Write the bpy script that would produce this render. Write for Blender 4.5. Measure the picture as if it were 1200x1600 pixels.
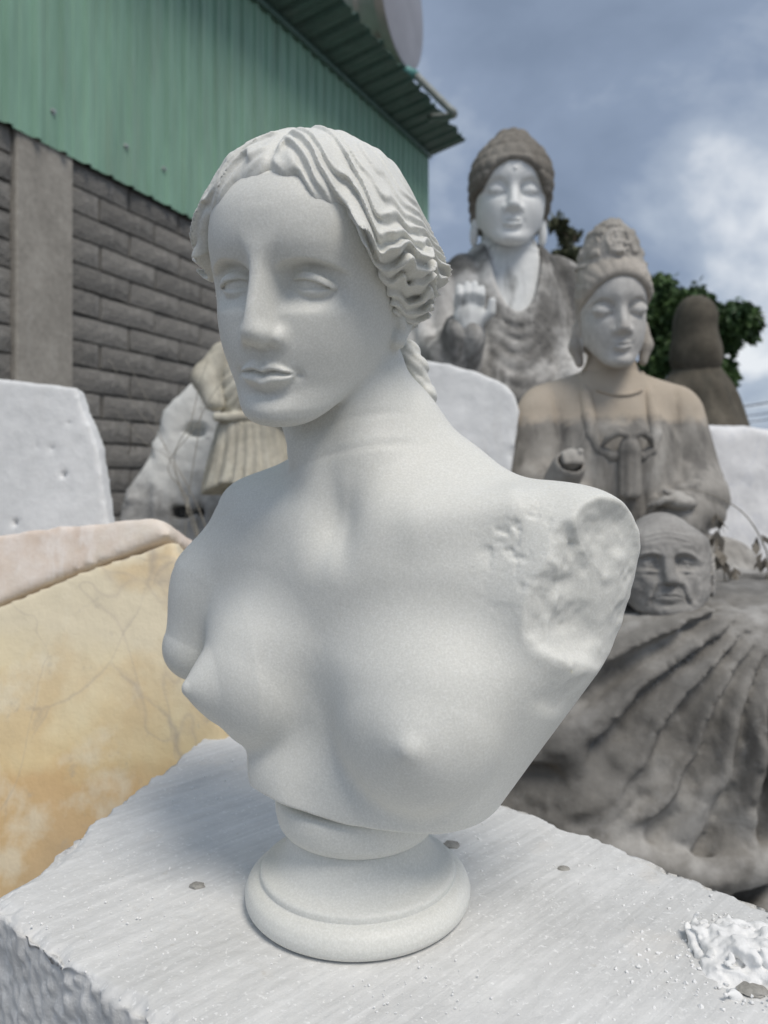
import bpy, bmesh, math, random
import numpy as np
from mathutils import Vector, Matrix

random.seed(7)
for _o in list(bpy.data.objects):
    bpy.data.objects.remove(_o)
scene = bpy.context.scene
C = scene.collection
H = 1.35                      # camera height over the yard floor

# ------------------------------------------------------------------ camera
cam_d = bpy.data.cameras.new('camera')
cam = bpy.data.objects.new('camera', cam_d)
C.objects.link(cam)
cam.location = (0, 0, H)
cam.rotation_euler = (math.pi / 2, 0, 0)
cam_d.sensor_fit = 'VERTICAL'
cam_d.sensor_height = 36.0
cam_d.lens = 36.0 * 1208.0 / 1600.0
cam_d.shift_y = -65.0 / 1600.0
cam_d.clip_start = 0.02
cam_d.clip_end = 400.0
cam_d.dof.use_dof = True
cam_d.dof.focus_distance = 0.53
cam_d.dof.aperture_fstop = 8.0
scene.camera = cam

# ------------------------------------------------------------------ light
SUN_EL, SUN_AZ = math.radians(58), math.radians(146)   # azimuth from +Y (away) towards +X (right)
world = bpy.data.worlds.new("World")
scene.world = world
world.use_nodes = True


def build_world():
    nt = world.node_tree
    nt.nodes.clear()
    N = lambda t, **k: _node(nt, t, **k)
    out = N('ShaderNodeOutputWorld')
    bg = N('ShaderNodeBackground')
    bg.inputs['Strength'].default_value = 0.050
    sky = N('ShaderNodeTexSky')
    sky.sky_type = 'NISHITA'
    sky.sun_disc = False
    sky.sun_elevation = SUN_EL
    sky.sun_rotation = SUN_AZ
    sky.air_density = 1.0
    sky.dust_density = 1.5
    tc = N('ShaderNodeTexCoord')
    # clouds: stretch the view direction on to a flat layer so they flatten towards the horizon
    sep = N('ShaderNodeSeparateXYZ')
    nt.links.new(tc.outputs['Generated'], sep.inputs[0])
    zc = N('ShaderNodeMath', operation='MAXIMUM'); nt.links.new(sep.outputs['Z'], zc.inputs[0]); zc.inputs[1].default_value = 0.0
    za = N('ShaderNodeMath', operation='ADD'); nt.links.new(zc.outputs[0], za.inputs[0]); za.inputs[1].default_value = 0.50
    dx = N('ShaderNodeMath', operation='DIVIDE'); nt.links.new(sep.outputs['X'], dx.inputs[0]); nt.links.new(za.outputs[0], dx.inputs[1])
    dy = N('ShaderNodeMath', operation='DIVIDE'); nt.links.new(sep.outputs['Y'], dy.inputs[0]); nt.links.new(za.outputs[0], dy.inputs[1])
    cmb = N('ShaderNodeCombineXYZ')
    nt.links.new(dx.outputs[0], cmb.inputs[0]); nt.links.new(dy.outputs[0], cmb.inputs[1])
    n1 = N('ShaderNodeTexNoise'); n1.inputs['Scale'].default_value = 2.3; n1.inputs['Detail'].default_value = 9
    n1.inputs['Roughness'].default_value = 0.52; n1.inputs['Distortion'].default_value = 0.25
    mp = N('ShaderNodeMapping'); mp.inputs['Location'].default_value = CLOUD_OFFSET
    nt.links.new(cmb.outputs[0], mp.inputs[0]); nt.links.new(mp.outputs[0], n1.inputs['Vector'])
    r1 = N('ShaderNodeValToRGB')
    nt.links.new(n1.outputs['Fac'], r1.inputs[0])
    cr = r1.color_ramp
    cr.elements[0].position = 0.36; cr.elements[0].color = (2.9, 3.7, 5.1, 1)
    cr.elements[1].position = 0.62; cr.elements[1].color = (11.5, 11.9, 12.4, 1)
    e = cr.elements.new(0.46); e.color = (3.6, 4.5, 6.1, 1)
    e = cr.elements.new(0.54); e.color = (5.8, 6.7, 8.1, 1)
    n2 = N('ShaderNodeTexNoise'); n2.inputs['Scale'].default_value = 1.2; n2.inputs['Detail'].default_value = 3
    nt.links.new(mp.outputs[0], n2.inputs['Vector'])
    r2 = N('ShaderNodeValToRGB'); nt.links.new(n2.outputs['Fac'], r2.inputs[0])
    r2.color_ramp.elements[0].position = 0.30; r2.color_ramp.elements[0].color = (.80, .80, .80, 1)
    r2.color_ramp.elements[1].position = 0.55; r2.color_ramp.elements[1].color = (.97, .97, .97, 1)
    mx = N('ShaderNodeMix', data_type='RGBA')
    nt.links.new(r2.outputs[0], mx.inputs['Factor'])
    nt.links.new(sky.outputs[0], mx.inputs[6]); nt.links.new(r1.outputs[0], mx.inputs[7])
    nt.links.new(mx.outputs[2], bg.inputs['Color'])
    nt.links.new(bg.outputs[0], out.inputs[0])


def _node(nt, t, **k):
    n = nt.nodes.new(t)
    for a, v in k.items():
        setattr(n, a, v)
    return n


CLOUD_OFFSET = (0.4, 5.2, 0.0)
build_world()
sun_d = bpy.data.lights.new('sun', 'SUN')
sun_d.energy = 1.5
sun_d.angle = math.radians(24)
sun_d.color = (1.0, 0.93, 0.84)
sun = bpy.data.objects.new('sun', sun_d)
C.objects.link(sun)
_sd = Vector((math.cos(SUN_EL) * math.sin(SUN_AZ), math.cos(SUN_EL) * math.cos(SUN_AZ), math.sin(SUN_EL)))
sun.rotation_euler = _sd.to_track_quat('Z', 'Y').to_euler()
scene.view_settings.view_transform = 'Standard'
scene.view_settings.look = 'None'
scene.view_settings.exposure = 0.64
scene.view_settings.gamma = 1.0
scene.view_settings.use_curve_mapping = False

# ------------------------------------------------------------------ object helpers
def tag(o, label=None, cat=None, group=None, kind=None):
    if label: o['label'] = label
    if cat: o['category'] = cat
    if group: o['group'] = group
    if kind: o['kind'] = kind
    return o


def empty(name, loc=(0, 0, 0), label=None, cat=None, group=None, rot=(0, 0, 0)):
    o = bpy.data.objects.new(name, None)
    C.objects.link(o)
    o.location = loc
    o.rotation_euler = rot
    o.empty_display_size = 0.1
    return tag(o, label, cat, group)


def link_mesh(name, me, mat=None, parent=None):
    """mesh in world coordinates; when it gets a parent it is re-expressed in the parent's space"""
    o = bpy.data.objects.new(name, me)
    C.objects.link(o)
    if mat is not None and not me.materials:
        me.materials.append(mat)
    if parent is not None:
        inv = wm(parent).inverted()
        me.transform(inv)
        o.parent = parent
    return o


def wm(o):
    m = Matrix.LocRotScale(o.location, o.rotation_euler, o.scale)
    return m if o.parent is None else wm(o.parent) @ m


def mesh_np(name, V, Q, smooth=True):
    me = bpy.data.meshes.new(name)
    V = np.ascontiguousarray(V, dtype=np.float32)
    Q = np.ascontiguousarray(Q, dtype=np.int32)
    k = Q.shape[1]
    me.vertices.add(len(V)); me.vertices.foreach_set('co', V.ravel())
    me.loops.add(Q.size); me.loops.foreach_set('vertex_index', Q.ravel())
    me.polygons.add(len(Q))
    me.polygons.foreach_set('loop_start', np.arange(0, Q.size, k, dtype=np.int32))
    me.polygons.foreach_set('use_smooth', np.full(len(Q), smooth, dtype=bool))
    me.update(calc_edges=True)
    return me


def bm_mesh(name, bm, smooth=False, angle=None):
    me = bpy.data.meshes.new(name)
    bm.normal_update()
    bm.to_mesh(me)
    bm.free()
    if smooth:
        me.polygons.foreach_set('use_smooth', [True] * len(me.polygons))
    if angle is not None:
        me.set_sharp_from_angle(angle=math.radians(angle))
    return me


# ------------------------------------------------------------------ implicit modelling (numpy)
def _lenv(a): return np.sqrt((a * a).sum(-1))


def smin(a, b, k):
    h = np.maximum(k - np.abs(a - b), 0.0) / k
    return np.minimum(a, b) - h * h * k * 0.25


def smax(a, b, k): return -smin(-a, -b, k)


def sst(a, b, x):
    t = np.clip((x - a) / (b - a), 0, 1)
    return t * t * (3 - 2 * t)


def ell(p, c, r):
    q = p - np.asarray(c, np.float32)
    r = np.asarray(r, np.float32)
    k0 = _lenv(q / r); k1 = _lenv(q / (r * r))
    return k0 * (k0 - 1.0) / np.maximum(k1, 1e-6)


def ellr(p, c, r, M):
    """ellipsoid with its own axes: rows of M are the local axes"""
    q = (p - np.asarray(c, np.float32)) @ np.asarray(M, np.float32).T
    return ell(q, (0, 0, 0), r)


def cone(p, a, b, ra, rb):
    """capsule whose radius changes linearly"""
    a = np.asarray(a, np.float32); b = np.asarray(b, np.float32)
    ab = b - a
    t = np.clip(((p - a) @ ab) / float(ab @ ab), 0, 1)
    return _lenv(p - a - t[:, None] * ab) - (ra + (rb - ra) * t)


def tube(p, pts, rad, k=0.0):
    d = None
    for i in range(len(pts) - 1):
        e = cone(p, pts[i], pts[i + 1], rad[i], rad[i + 1])
        d = e if d is None else (smin(d, e, k) if k else np.minimum(d, e))
    return d


def boxd(p, c, h, r=0.0):
    q = np.abs(p - np.asarray(c, np.float32)) - (np.asarray(h, np.float32) - r)
    return _lenv(np.maximum(q, 0)) + np.minimum(q.max(-1), 0) - r


def rotz(a):
    c, s = math.cos(a), math.sin(a)
    return np.array([[c, -s, 0], [s, c, 0], [0, 0, 1]], np.float32)


def _hash(ix, iy, iz, seed):
    n = (ix * 374761393 + iy * 668265263 + iz * 2147483647 + seed * 974634777).astype(np.int64) & 0xffffffff
    n = ((n ^ (n >> 13)) * 1274126177) & 0xffffffff
    n = ((n ^ (n >> 16)) * 2246822519) & 0xffffffff
    return ((n ^ (n >> 15)) & 0xffff).astype(np.float32) / 32767.5 - 1.0


def vnoise(p, freq, seed=0):
    """value noise in [-1,1]"""
    q = p * np.float32(freq)
    f = np.floor(q)
    i = f.astype(np.int64)
    u = (q - f).astype(np.float32)
    u = u * u * u * (u * (u * 6 - 15) + 10)
    r = 0
    for a in (0, 1):
        for b in (0, 1):
            for c in (0, 1):
                w = (u[:, 0] if a else 1 - u[:, 0]) * (u[:, 1] if b else 1 - u[:, 1]) * (u[:, 2] if c else 1 - u[:, 2])
                r = r + w * _hash(i[:, 0] + a, i[:, 1] + b, i[:, 2] + c, seed)
    return r


def fbm(p, freq, octv=3, seed=0, gain=0.5):
    r = 0; a = 1.0
    for o in range(octv):
        r = r + a * vnoise(p, freq * (2.03 ** o), seed + 17 * o)
        a *= gain
    return r


def surf(f, lo, hi, vox, block=8, margin=2.2):
    """surface-nets skin of f<0 inside the box; f is only evaluated near its surface"""
    lo = np.asarray(lo, float); hi = np.asarray(hi, float)
    nb = np.ceil((hi - lo) / (vox * block)).astype(int)
    n = nb * block + 1
    gb = np.stack(np.meshgrid(*[np.arange(k) for k in nb], indexing='ij'), -1).reshape(-1, 3)
    cen = (lo + (gb + 0.5) * block * vox).astype(np.float32)
    dc = f(cen)
    half = block * vox * 0.5 * math.sqrt(3)
    D = np.empty(n, np.float32)
    sgn = np.where(dc < 0, -1.0, 1.0).reshape(nb).astype(np.float32)
    up = np.repeat(np.repeat(np.repeat(sgn, block, 0), block, 1), block, 2)
    D[:-1, :-1, :-1] = up
    D[-1] = 1; D[:, -1] = 1; D[:, :, -1] = 1
    keep = np.nonzero(np.abs(dc) < half * margin)[0]
    loc = np.stack(np.meshgrid(*[np.arange(block + 1)] * 3, indexing='ij'), -1).reshape(-1, 3)
    CH = 400
    for s in range(0, len(keep), CH):
        g = gb[keep[s:s + CH]]
        idx = (g[:, None, :] * block + loc[None]).reshape(-1, 3)
        v = f((lo + idx * vox).astype(np.float32))
        D[idx[:, 0], idx[:, 1], idx[:, 2]] = v
    D[0] = 1; D[:, 0] = 1; D[:, :, 0] = 1; D[-1] = 1; D[:, -1] = 1; D[:, :, -1] = 1
    ins = D < 0
    cellid = np.full(np.array(D.shape) - 1, -1, np.int32)
    acc_n = {}
    edges = []
    for ax in range(3):
        a = [slice(None)] * 3; b = [slice(None)] * 3
        a[ax] = slice(0, -1); b[ax] = slice(1, None)
        cr = np.argwhere(ins[tuple(a)] != ins[tuple(b)])
        nx = cr.copy(); nx[:, ax] += 1
        da = D[cr[:, 0], cr[:, 1], cr[:, 2]]; db = D[nx[:, 0], nx[:, 1], nx[:, 2]]
        t = np.clip(da / (da - db), 0.02, 0.98)
        pos = cr.astype(np.float64); pos[:, ax] += t
        edges.append((ax, cr, pos, da < 0))
    shp = cellid.shape
    keys = []; ps = []; quads = []
    for ax, cr, pos, flip in edges:
        o1, o2 = [(1, 2), (2, 0), (0, 1)][ax]
        cs = []
        for (d1, d2) in ((0, 0), (-1, 0), (-1, -1), (0, -1)):
            c = cr.copy(); c[:, o1] += d1; c[:, o2] += d2
            k = (c[:, 0] * shp[1] + c[:, 1]) * shp[2] + c[:, 2]
            cs.append(k); keys.append(k); ps.append(pos)
        q = np.stack(cs, 1)
        q[~flip] = q[~flip][:, ::-1]
        quads.append(q)
    keys = np.concatenate(keys); ps = np.concatenate(ps)
    uq, inv = np.unique(keys, return_inverse=True)
    cnt = np.bincount(inv, minlength=len(uq)).astype(float)
    V = np.stack([np.bincount(inv, weights=ps[:, i], minlength=len(uq)) / cnt for i in range(3)], 1)
    V = lo + V * vox
    Q = np.concatenate(quads)
    Q = np.searchsorted(uq, Q)
    return V.astype(np.float32), Q.astype(np.int32)


def refine(f, V, vox, it=1):
    """pull the skin's points on to f = 0 (keeps carved detail crisp)"""
    for _ in range(it):
        e = vox * 0.5
        d = f(V)
        g = np.stack([f(V + np.eye(3, dtype=np.float32)[i] * e) - d for i in range(3)], 1) / e
        g2 = np.maximum((g * g).sum(1), 0.25)
        st = (d / g2)[:, None] * g
        L = _lenv(st)[:, None]
        st *= np.minimum(1, vox * 0.6 / np.maximum(L, 1e-9))
        V = V - st.astype(np.float32)
    return V


def relax(V, Q, it=2, lam=.45):
    """shrink-free smoothing of a quad skin"""
    n = len(V); k = Q.shape[1]
    a = Q.ravel(); b = np.roll(Q, -1, 1).ravel()
    i = np.concatenate([a, b]); j = np.concatenate([b, a])
    cnt = np.maximum(np.bincount(i, minlength=n), 1)[:, None]
    V = V.astype(np.float64)
    for s in range(it):
        for l in (lam, -lam * 1.04):
            m = np.stack([np.bincount(i, weights=V[j, c], minlength=n) for c in range(3)], 1) / cnt
            V = V + (m - V) * l
    return V.astype(np.float32)


def interp(x, xs, ys):
    return np.interp(x, xs, ys).astype(np.float32)


def spl(x, xs, ys):
    """smooth (Catmull-Rom sampled) version of interp"""
    xs = np.asarray(xs, float); ys = np.asarray(ys, float)
    m = np.gradient(ys, xs)
    X = np.linspace(xs[0], xs[-1], 400)
    i = np.clip(np.searchsorted(xs, X) - 1, 0, len(xs) - 2)
    h = xs[i + 1] - xs[i]; t = (X - xs[i]) / h
    Y = (2*t**3-3*t**2+1)*ys[i] + (t**3-2*t**2+t)*h*m[i] + (-2*t**3+3*t**2)*ys[i+1] + (t**3-t**2)*h*m[i+1]
    return np.interp(x, X, Y).astype(np.float32)

# ------------------------------------------------------------------ materials
class NT:
    def __init__(self, name):
        self.m = bpy.data.materials.new(name); self.m.use_nodes = True
        self.t = self.m.node_tree
        self.b = self.t.nodes['Principled BSDF']
        self.b.inputs['Specular IOR Level'].default_value = 0.35
        self.tc = self.n('ShaderNodeTexCoord')
    def n(self, t, **k): return _node(self.t, t, **k)
    def l(self, a, b): self.t.links.new(a, b)
    def mapping(self, scale=(1, 1, 1), rot=(0, 0, 0), loc=(0, 0, 0), src='Object'):
        m = self.n('ShaderNodeMapping')
        m.inputs['Scale'].default_value = scale; m.inputs['Rotation'].default_value = rot; m.inputs['Location'].default_value = loc
        self.l(self.tc.outputs[src], m.inputs[0]); return m.outputs[0]
    def noise(self, scale, detail=4, rough=.55, vec=None, dist=0.0):
        n = self.n('ShaderNodeTexNoise')
        n.inputs['Scale'].default_value = scale; n.inputs['Detail'].default_value = detail
        n.inputs['Roughness'].default_value = rough; n.inputs['Distortion'].default_value = dist
        self.l(vec if vec is not None else self.tc.outputs['Object'], n.inputs['Vector'])
        return n.outputs['Fac']
    def vor(self, scale, vec=None, feature='F1', out='Distance', rnd=1.0):
        n = self.n('ShaderNodeTexVoronoi', feature=feature)
        n.inputs['Scale'].default_value = scale; n.inputs['Randomness'].default_value = rnd
        self.l(vec if vec is not None else self.tc.outputs['Object'], n.inputs['Vector'])
        return n.outputs[out]
    def ramp(self, fac, stops):
        r = self.n('ShaderNodeValToRGB'); cr = r.color_ramp
        for i, (p, c) in enumerate(stops):
            e = cr.elements[i] if i < 2 else cr.elements.new(p)
            e.position = p
            e.color = (c, c, c, 1) if isinstance(c, (int, float)) else (*c, 1)
        self.l(fac, r.inputs[0]); return r.outputs[0]
    def mix(self, f, a, b, mode='MIX'):
        m = self.n('ShaderNodeMix', data_type='RGBA', blend_type=mode)
        for s, v in ((m.inputs[0], f), (m.inputs[6], a), (m.inputs[7], b)):
            if hasattr(v, 'is_output') or hasattr(v, 'links'): self.l(v, s)
            elif isinstance(v, (int, float)): s.default_value = v
            else: s.default_value = (*v, 1)
        return m.outputs[2]
    def math(self, op, a, b=None, c=None):
        m = self.n('ShaderNodeMath', operation=op)
        for i, v in enumerate((a, b, c)):
            if v is None: continue
            if hasattr(v, 'links'): self.l(v, m.inputs[i])
            else: m.inputs[i].default_value = v
        return m.outputs[0]
    def sep(self, v=None):
        s = self.n('ShaderNodeSeparateXYZ'); self.l(v if v is not None else self.tc.outputs['Object'], s.inputs[0]); return s.outputs
    def bump(self, h, strength=.3, dist=.01, prev=None):
        b = self.n('ShaderNodeBump'); b.inputs['Strength'].default_value = strength; b.inputs['Distance'].default_value = dist
        self.l(h, b.inputs['Height'])
        if prev is not None: self.l(prev, b.inputs['Normal'])
        return b.outputs[0]
    def done(self, col, rough=.6, normal=None, metal=0.0, spec=None):
        b = self.b
        if hasattr(col, 'links'): self.l(col, b.inputs['Base Color'])
        else: b.inputs['Base Color'].default_value = (*col, 1)
        if hasattr(rough, 'links'): self.l(rough, b.inputs['Roughness'])
        else: b.inputs['Roughness'].default_value = rough
        if normal is not None: self.l(normal, b.inputs['Normal'])
        b.inputs['Metallic'].default_value = metal
        if spec is not None: b.inputs['Specular IOR Level'].default_value = spec
        return self.m


def m_bust():
    t = NT('white_crystalline_marble')
    big = t.noise(9, 3)
    c = t.ramp(big, [(.35, (.635, .638, .595)), (.65, (.70, .702, .66))])
    g = t.noise(620, 3, .7)
    c = t.mix(.50, c, t.ramp(g, [(.32, (.60, .60, .565)), (.50, (.695, .692, .65)), (.66, (.82, .82, .79))]))
    stn = t.ramp(t.noise(14, 6, .7, dist=.8), [(.60, 0.0), (.78, 1.0)])
    c = t.mix(t.math('MULTIPLY', stn, .22), c, (.52, .50, .45))
    pit = t.ramp(t.noise(95, 3, .6), [(.70, 0.0), (.76, 1.0)])
    c = t.mix(t.math('MULTIPLY', pit, .25), c, (.40, .40, .38))
    nb = t.bump(t.noise(480, 4, .7), .16, .0010)
    nb = t.bump(t.noise(70, 3, .5), .10, .003, nb)
    m = t.done(c, t.ramp(t.noise(500, 2), [(.35, .42), (.65, .68)]), nb)
    t.b.inputs['Subsurface Weight'].default_value = 0.35
    t.b.inputs['Subsurface Radius'].default_value = (1.0, .95, .85)
    t.b.inputs['Subsurface Scale'].default_value = 0.0035
    return m


def m_block():
    t = NT('sawn_marble_with_dust')
    v = t.mapping(rot=(0, 0, -math.radians(44)))
    def stretch(sc):
        m = t.n('ShaderNodeMapping'); m.inputs['Scale'].default_value = sc; t.l(v, m.inputs[0]); return m.outputs[0]
    st = stretch((7, 150, 40))
    lines = t.noise(1.0, 5, .6, st)
    st2 = stretch((20, 520, 60))
    l2 = t.noise(1.0, 3, .6, st2)
    patch = t.noise(7, 5, .6)
    c = t.ramp(patch, [(.30, (.50, .502, .49)), (.50, (.62, .622, .61)), (.68, (.76, .76, .745))])
    c = t.mix(.34, c, t.ramp(lines, [(.34, (.54, .54, .53)), (.52, (.68, .68, .67)), (.72, (.86, .86, .85))]))
    c = t.mix(t.math('MULTIPLY', t.ramp(t.noise(260, 2, .6), [(.60, 0.0), (.72, 1.0)]), .55), c, (.90, .90, .89))
    dirt = t.ramp(t.noise(42, 4, .65), [(.66, 0.0), (.74, 1.0)])
    c = t.mix(t.math('MULTIPLY', dirt, .45), c, (.46, .43, .38))
    warm = t.ramp(t.noise(11, 3, .6), [(.60, 0.0), (.72, 1.0)])
    c = t.mix(t.math('MULTIPLY', warm, .30), c, (.72, .66, .58))
    h = t.math('ADD', t.math('MULTIPLY', lines, 1.2), t.math('MULTIPLY', l2, .5))
    nb = t.bump(h, .5, .0009)
    nb = t.bump(t.noise(300, 4, .7), .45, .0014, nb)
    return t.done(c, .82, nb)


def m_stone(name, cols, scale=6, bump=.5, dist=.01, rough=.85, streak=None, grain=60, vein=None):
    """cols: list of (pos, colour) ; streak: (colour, lo, hi, amount) vertical weather stains"""
    t = NT(name)
    c = t.ramp(t.noise(scale, 6, .6, dist=.3), cols)
    if streak:
        col, lo, hi, am = streak
        sv = t.mapping(scale=(9, 9, 1.4))
        s = t.ramp(t.noise(1.6, 6, .62, sv), [(lo, 0.0), (hi, 1.0)])
        c = t.mix(t.math('MULTIPLY', s, am), c, col)
    if vein:
        col, sc, am = vein
        w = t.noise(sc, 5, .6, dist=1.2)
        vv = t.math('ABSOLUTE', t.math('SUBTRACT', w, .5))
        c = t.mix(t.math('MULTIPLY', t.ramp(vv, [(.0, 1.0), (.03, 0.0)]), am), c, col)
    gr = t.noise(grain, 4, .7)
    c = t.mix(.35, c, t.ramp(gr, [(.3, .35), (.7, .85)]), 'OVERLAY')
    nb = t.bump(gr, bump, dist)
    nb = t.bump(t.noise(grain * .2, 4, .6), bump * .6, dist * 2.5, nb)
    return t.done(c, rough, nb)


def m_plain(name, col, rough=.5, metal=0.0, var=.12, sc=12, spec=None):
    t = NT(name)
    lo = tuple(x * (1 - var) for x in col); hi = tuple(min(1, x * (1 + var)) for x in col)
    c = t.ramp(t.noise(sc, 4), [(.35, lo), (.65, hi)])
    return t.done(c, rough, t.bump(t.noise(sc * 8, 3), .15, .003), metal, spec)


def m_brick():
    t = NT('grey_split_concrete_block')
    oi = t.n('ShaderNodeObjectInfo')
    c = t.ramp(t.noise(5, 5, .6), [(.3, (.155, .150, .140)), (.7, (.29, .28, .26))])
    c = t.mix(.45, c, t.ramp(oi.outputs['Random'], [(0, (.15, .144, .134)), (1, (.31, .297, .275))]))
    sp = t.ramp(t.noise(70, 4, .7), [(.3, .3), (.7, .75)])
    c = t.mix(.4, c, sp, 'OVERLAY')
    # lime wash runs
    sv = t.mapping(scale=(10, 10, 1.2))
    c = t.mix(t.math('MULTIPLY', t.ramp(t.noise(2, 5, .6, sv), [(.58, 0.0), (.75, 1.0)]), .35), c, (.42, .41, .39))
    nb = t.bump(t.noise(28, 5, .7), 1.0, .022)
    return t.done(c, .93, nb)


def m_sheet(name, col, dirt=.3):
    t = NT(name)
    sv = t.mapping(scale=(4, 4, .5))
    c = t.ramp(t.noise(3, 4, .6, sv), [(.3, tuple(x * .80 for x in col)), (.7, tuple(x * 1.12 for x in col))])
    c = t.mix(t.math('MULTIPLY', t.ramp(t.noise(2.2, 5, .65, sv), [(.5, 0.0), (.75, 1.0)]), dirt), c, (.32, .33, .30))
    return t.done(c, t.ramp(t.noise(6, 3), [(.3, .38), (.7, .55)]), t.bump(t.noise(3, 2), .08, .02))


def m_leaf(name, a, b):
    t = NT(name)
    oi = t.noise(3.5, 3)
    c = t.ramp(oi, [(.35, a), (.65, b)])
    t.b.inputs['Transmission Weight'].default_value = 0.0
    return t.done(c, .55)

# ------------------------------------------------------------------ the carved head (x = its left, y = forward, z = up; origin under the chin, y = 0 at the ears)
HZ  = [-.012, .000, .004, .014, .022, .030, .042, .056, .075, .095, .112, .130, .150, .168, .184, .196, .204, .208]
HB  = [.050, .0735, .0830, .0895, .0880, .0855, .0865, .0880, .0865, .0850, .0875, .0915, .0885, .0805, .066, .048, .028, .000]
HW  = [.028, .0330, .0370, .0440, .0480, .0520, .0575, .0625, .0665, .0690, .0705, .0710, .0690, .0630, .053, .039, .023, .000]
HC  = [.030, .0350, .0400, .0450, .0500, .0550, .0620, .0700, .0780, .0850, .0900, .0930, .0900, .0820, .068, .050, .029, .000]


def skull(p, S):
    x, y, z = p[:, 0], p[:, 1], p[:, 2]
    B = spl(z, HZ, HB) + S.get('dB', 0) * 0
    W = spl(z, HZ, HW) * S.get('wide', 1.0)
    Cb = spl(z, HZ, HC)
    if S.get('jowl'):
        W = W + S['jowl'] * np.exp(-((z - .040) / .03) ** 2)
    B = np.maximum(B, 1e-4); W = np.maximum(W, 1e-4); Cb = np.maximum(Cb, 1e-4)
    Y = np.where(y > 0, B, Cb)
    n = np.where(y > 0, 2.25, 2.0)
    ax = np.abs(x) / W; ay = np.abs(y) / Y
    rho = (ax ** n + ay ** n) ** (1 / n) + 1e-5
    r = np.sqrt(x * x + y * y) + 1e-5
    d = (1 - 1 / rho) * r
    dome = ell(p, (0, -.002, .128), (.0715, .0925, .0795))
    top = sst(.150, .185, z)
    d = d * (1 - top) + dome * top
    d = np.where(z > .206, dome, d)
    return d


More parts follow.
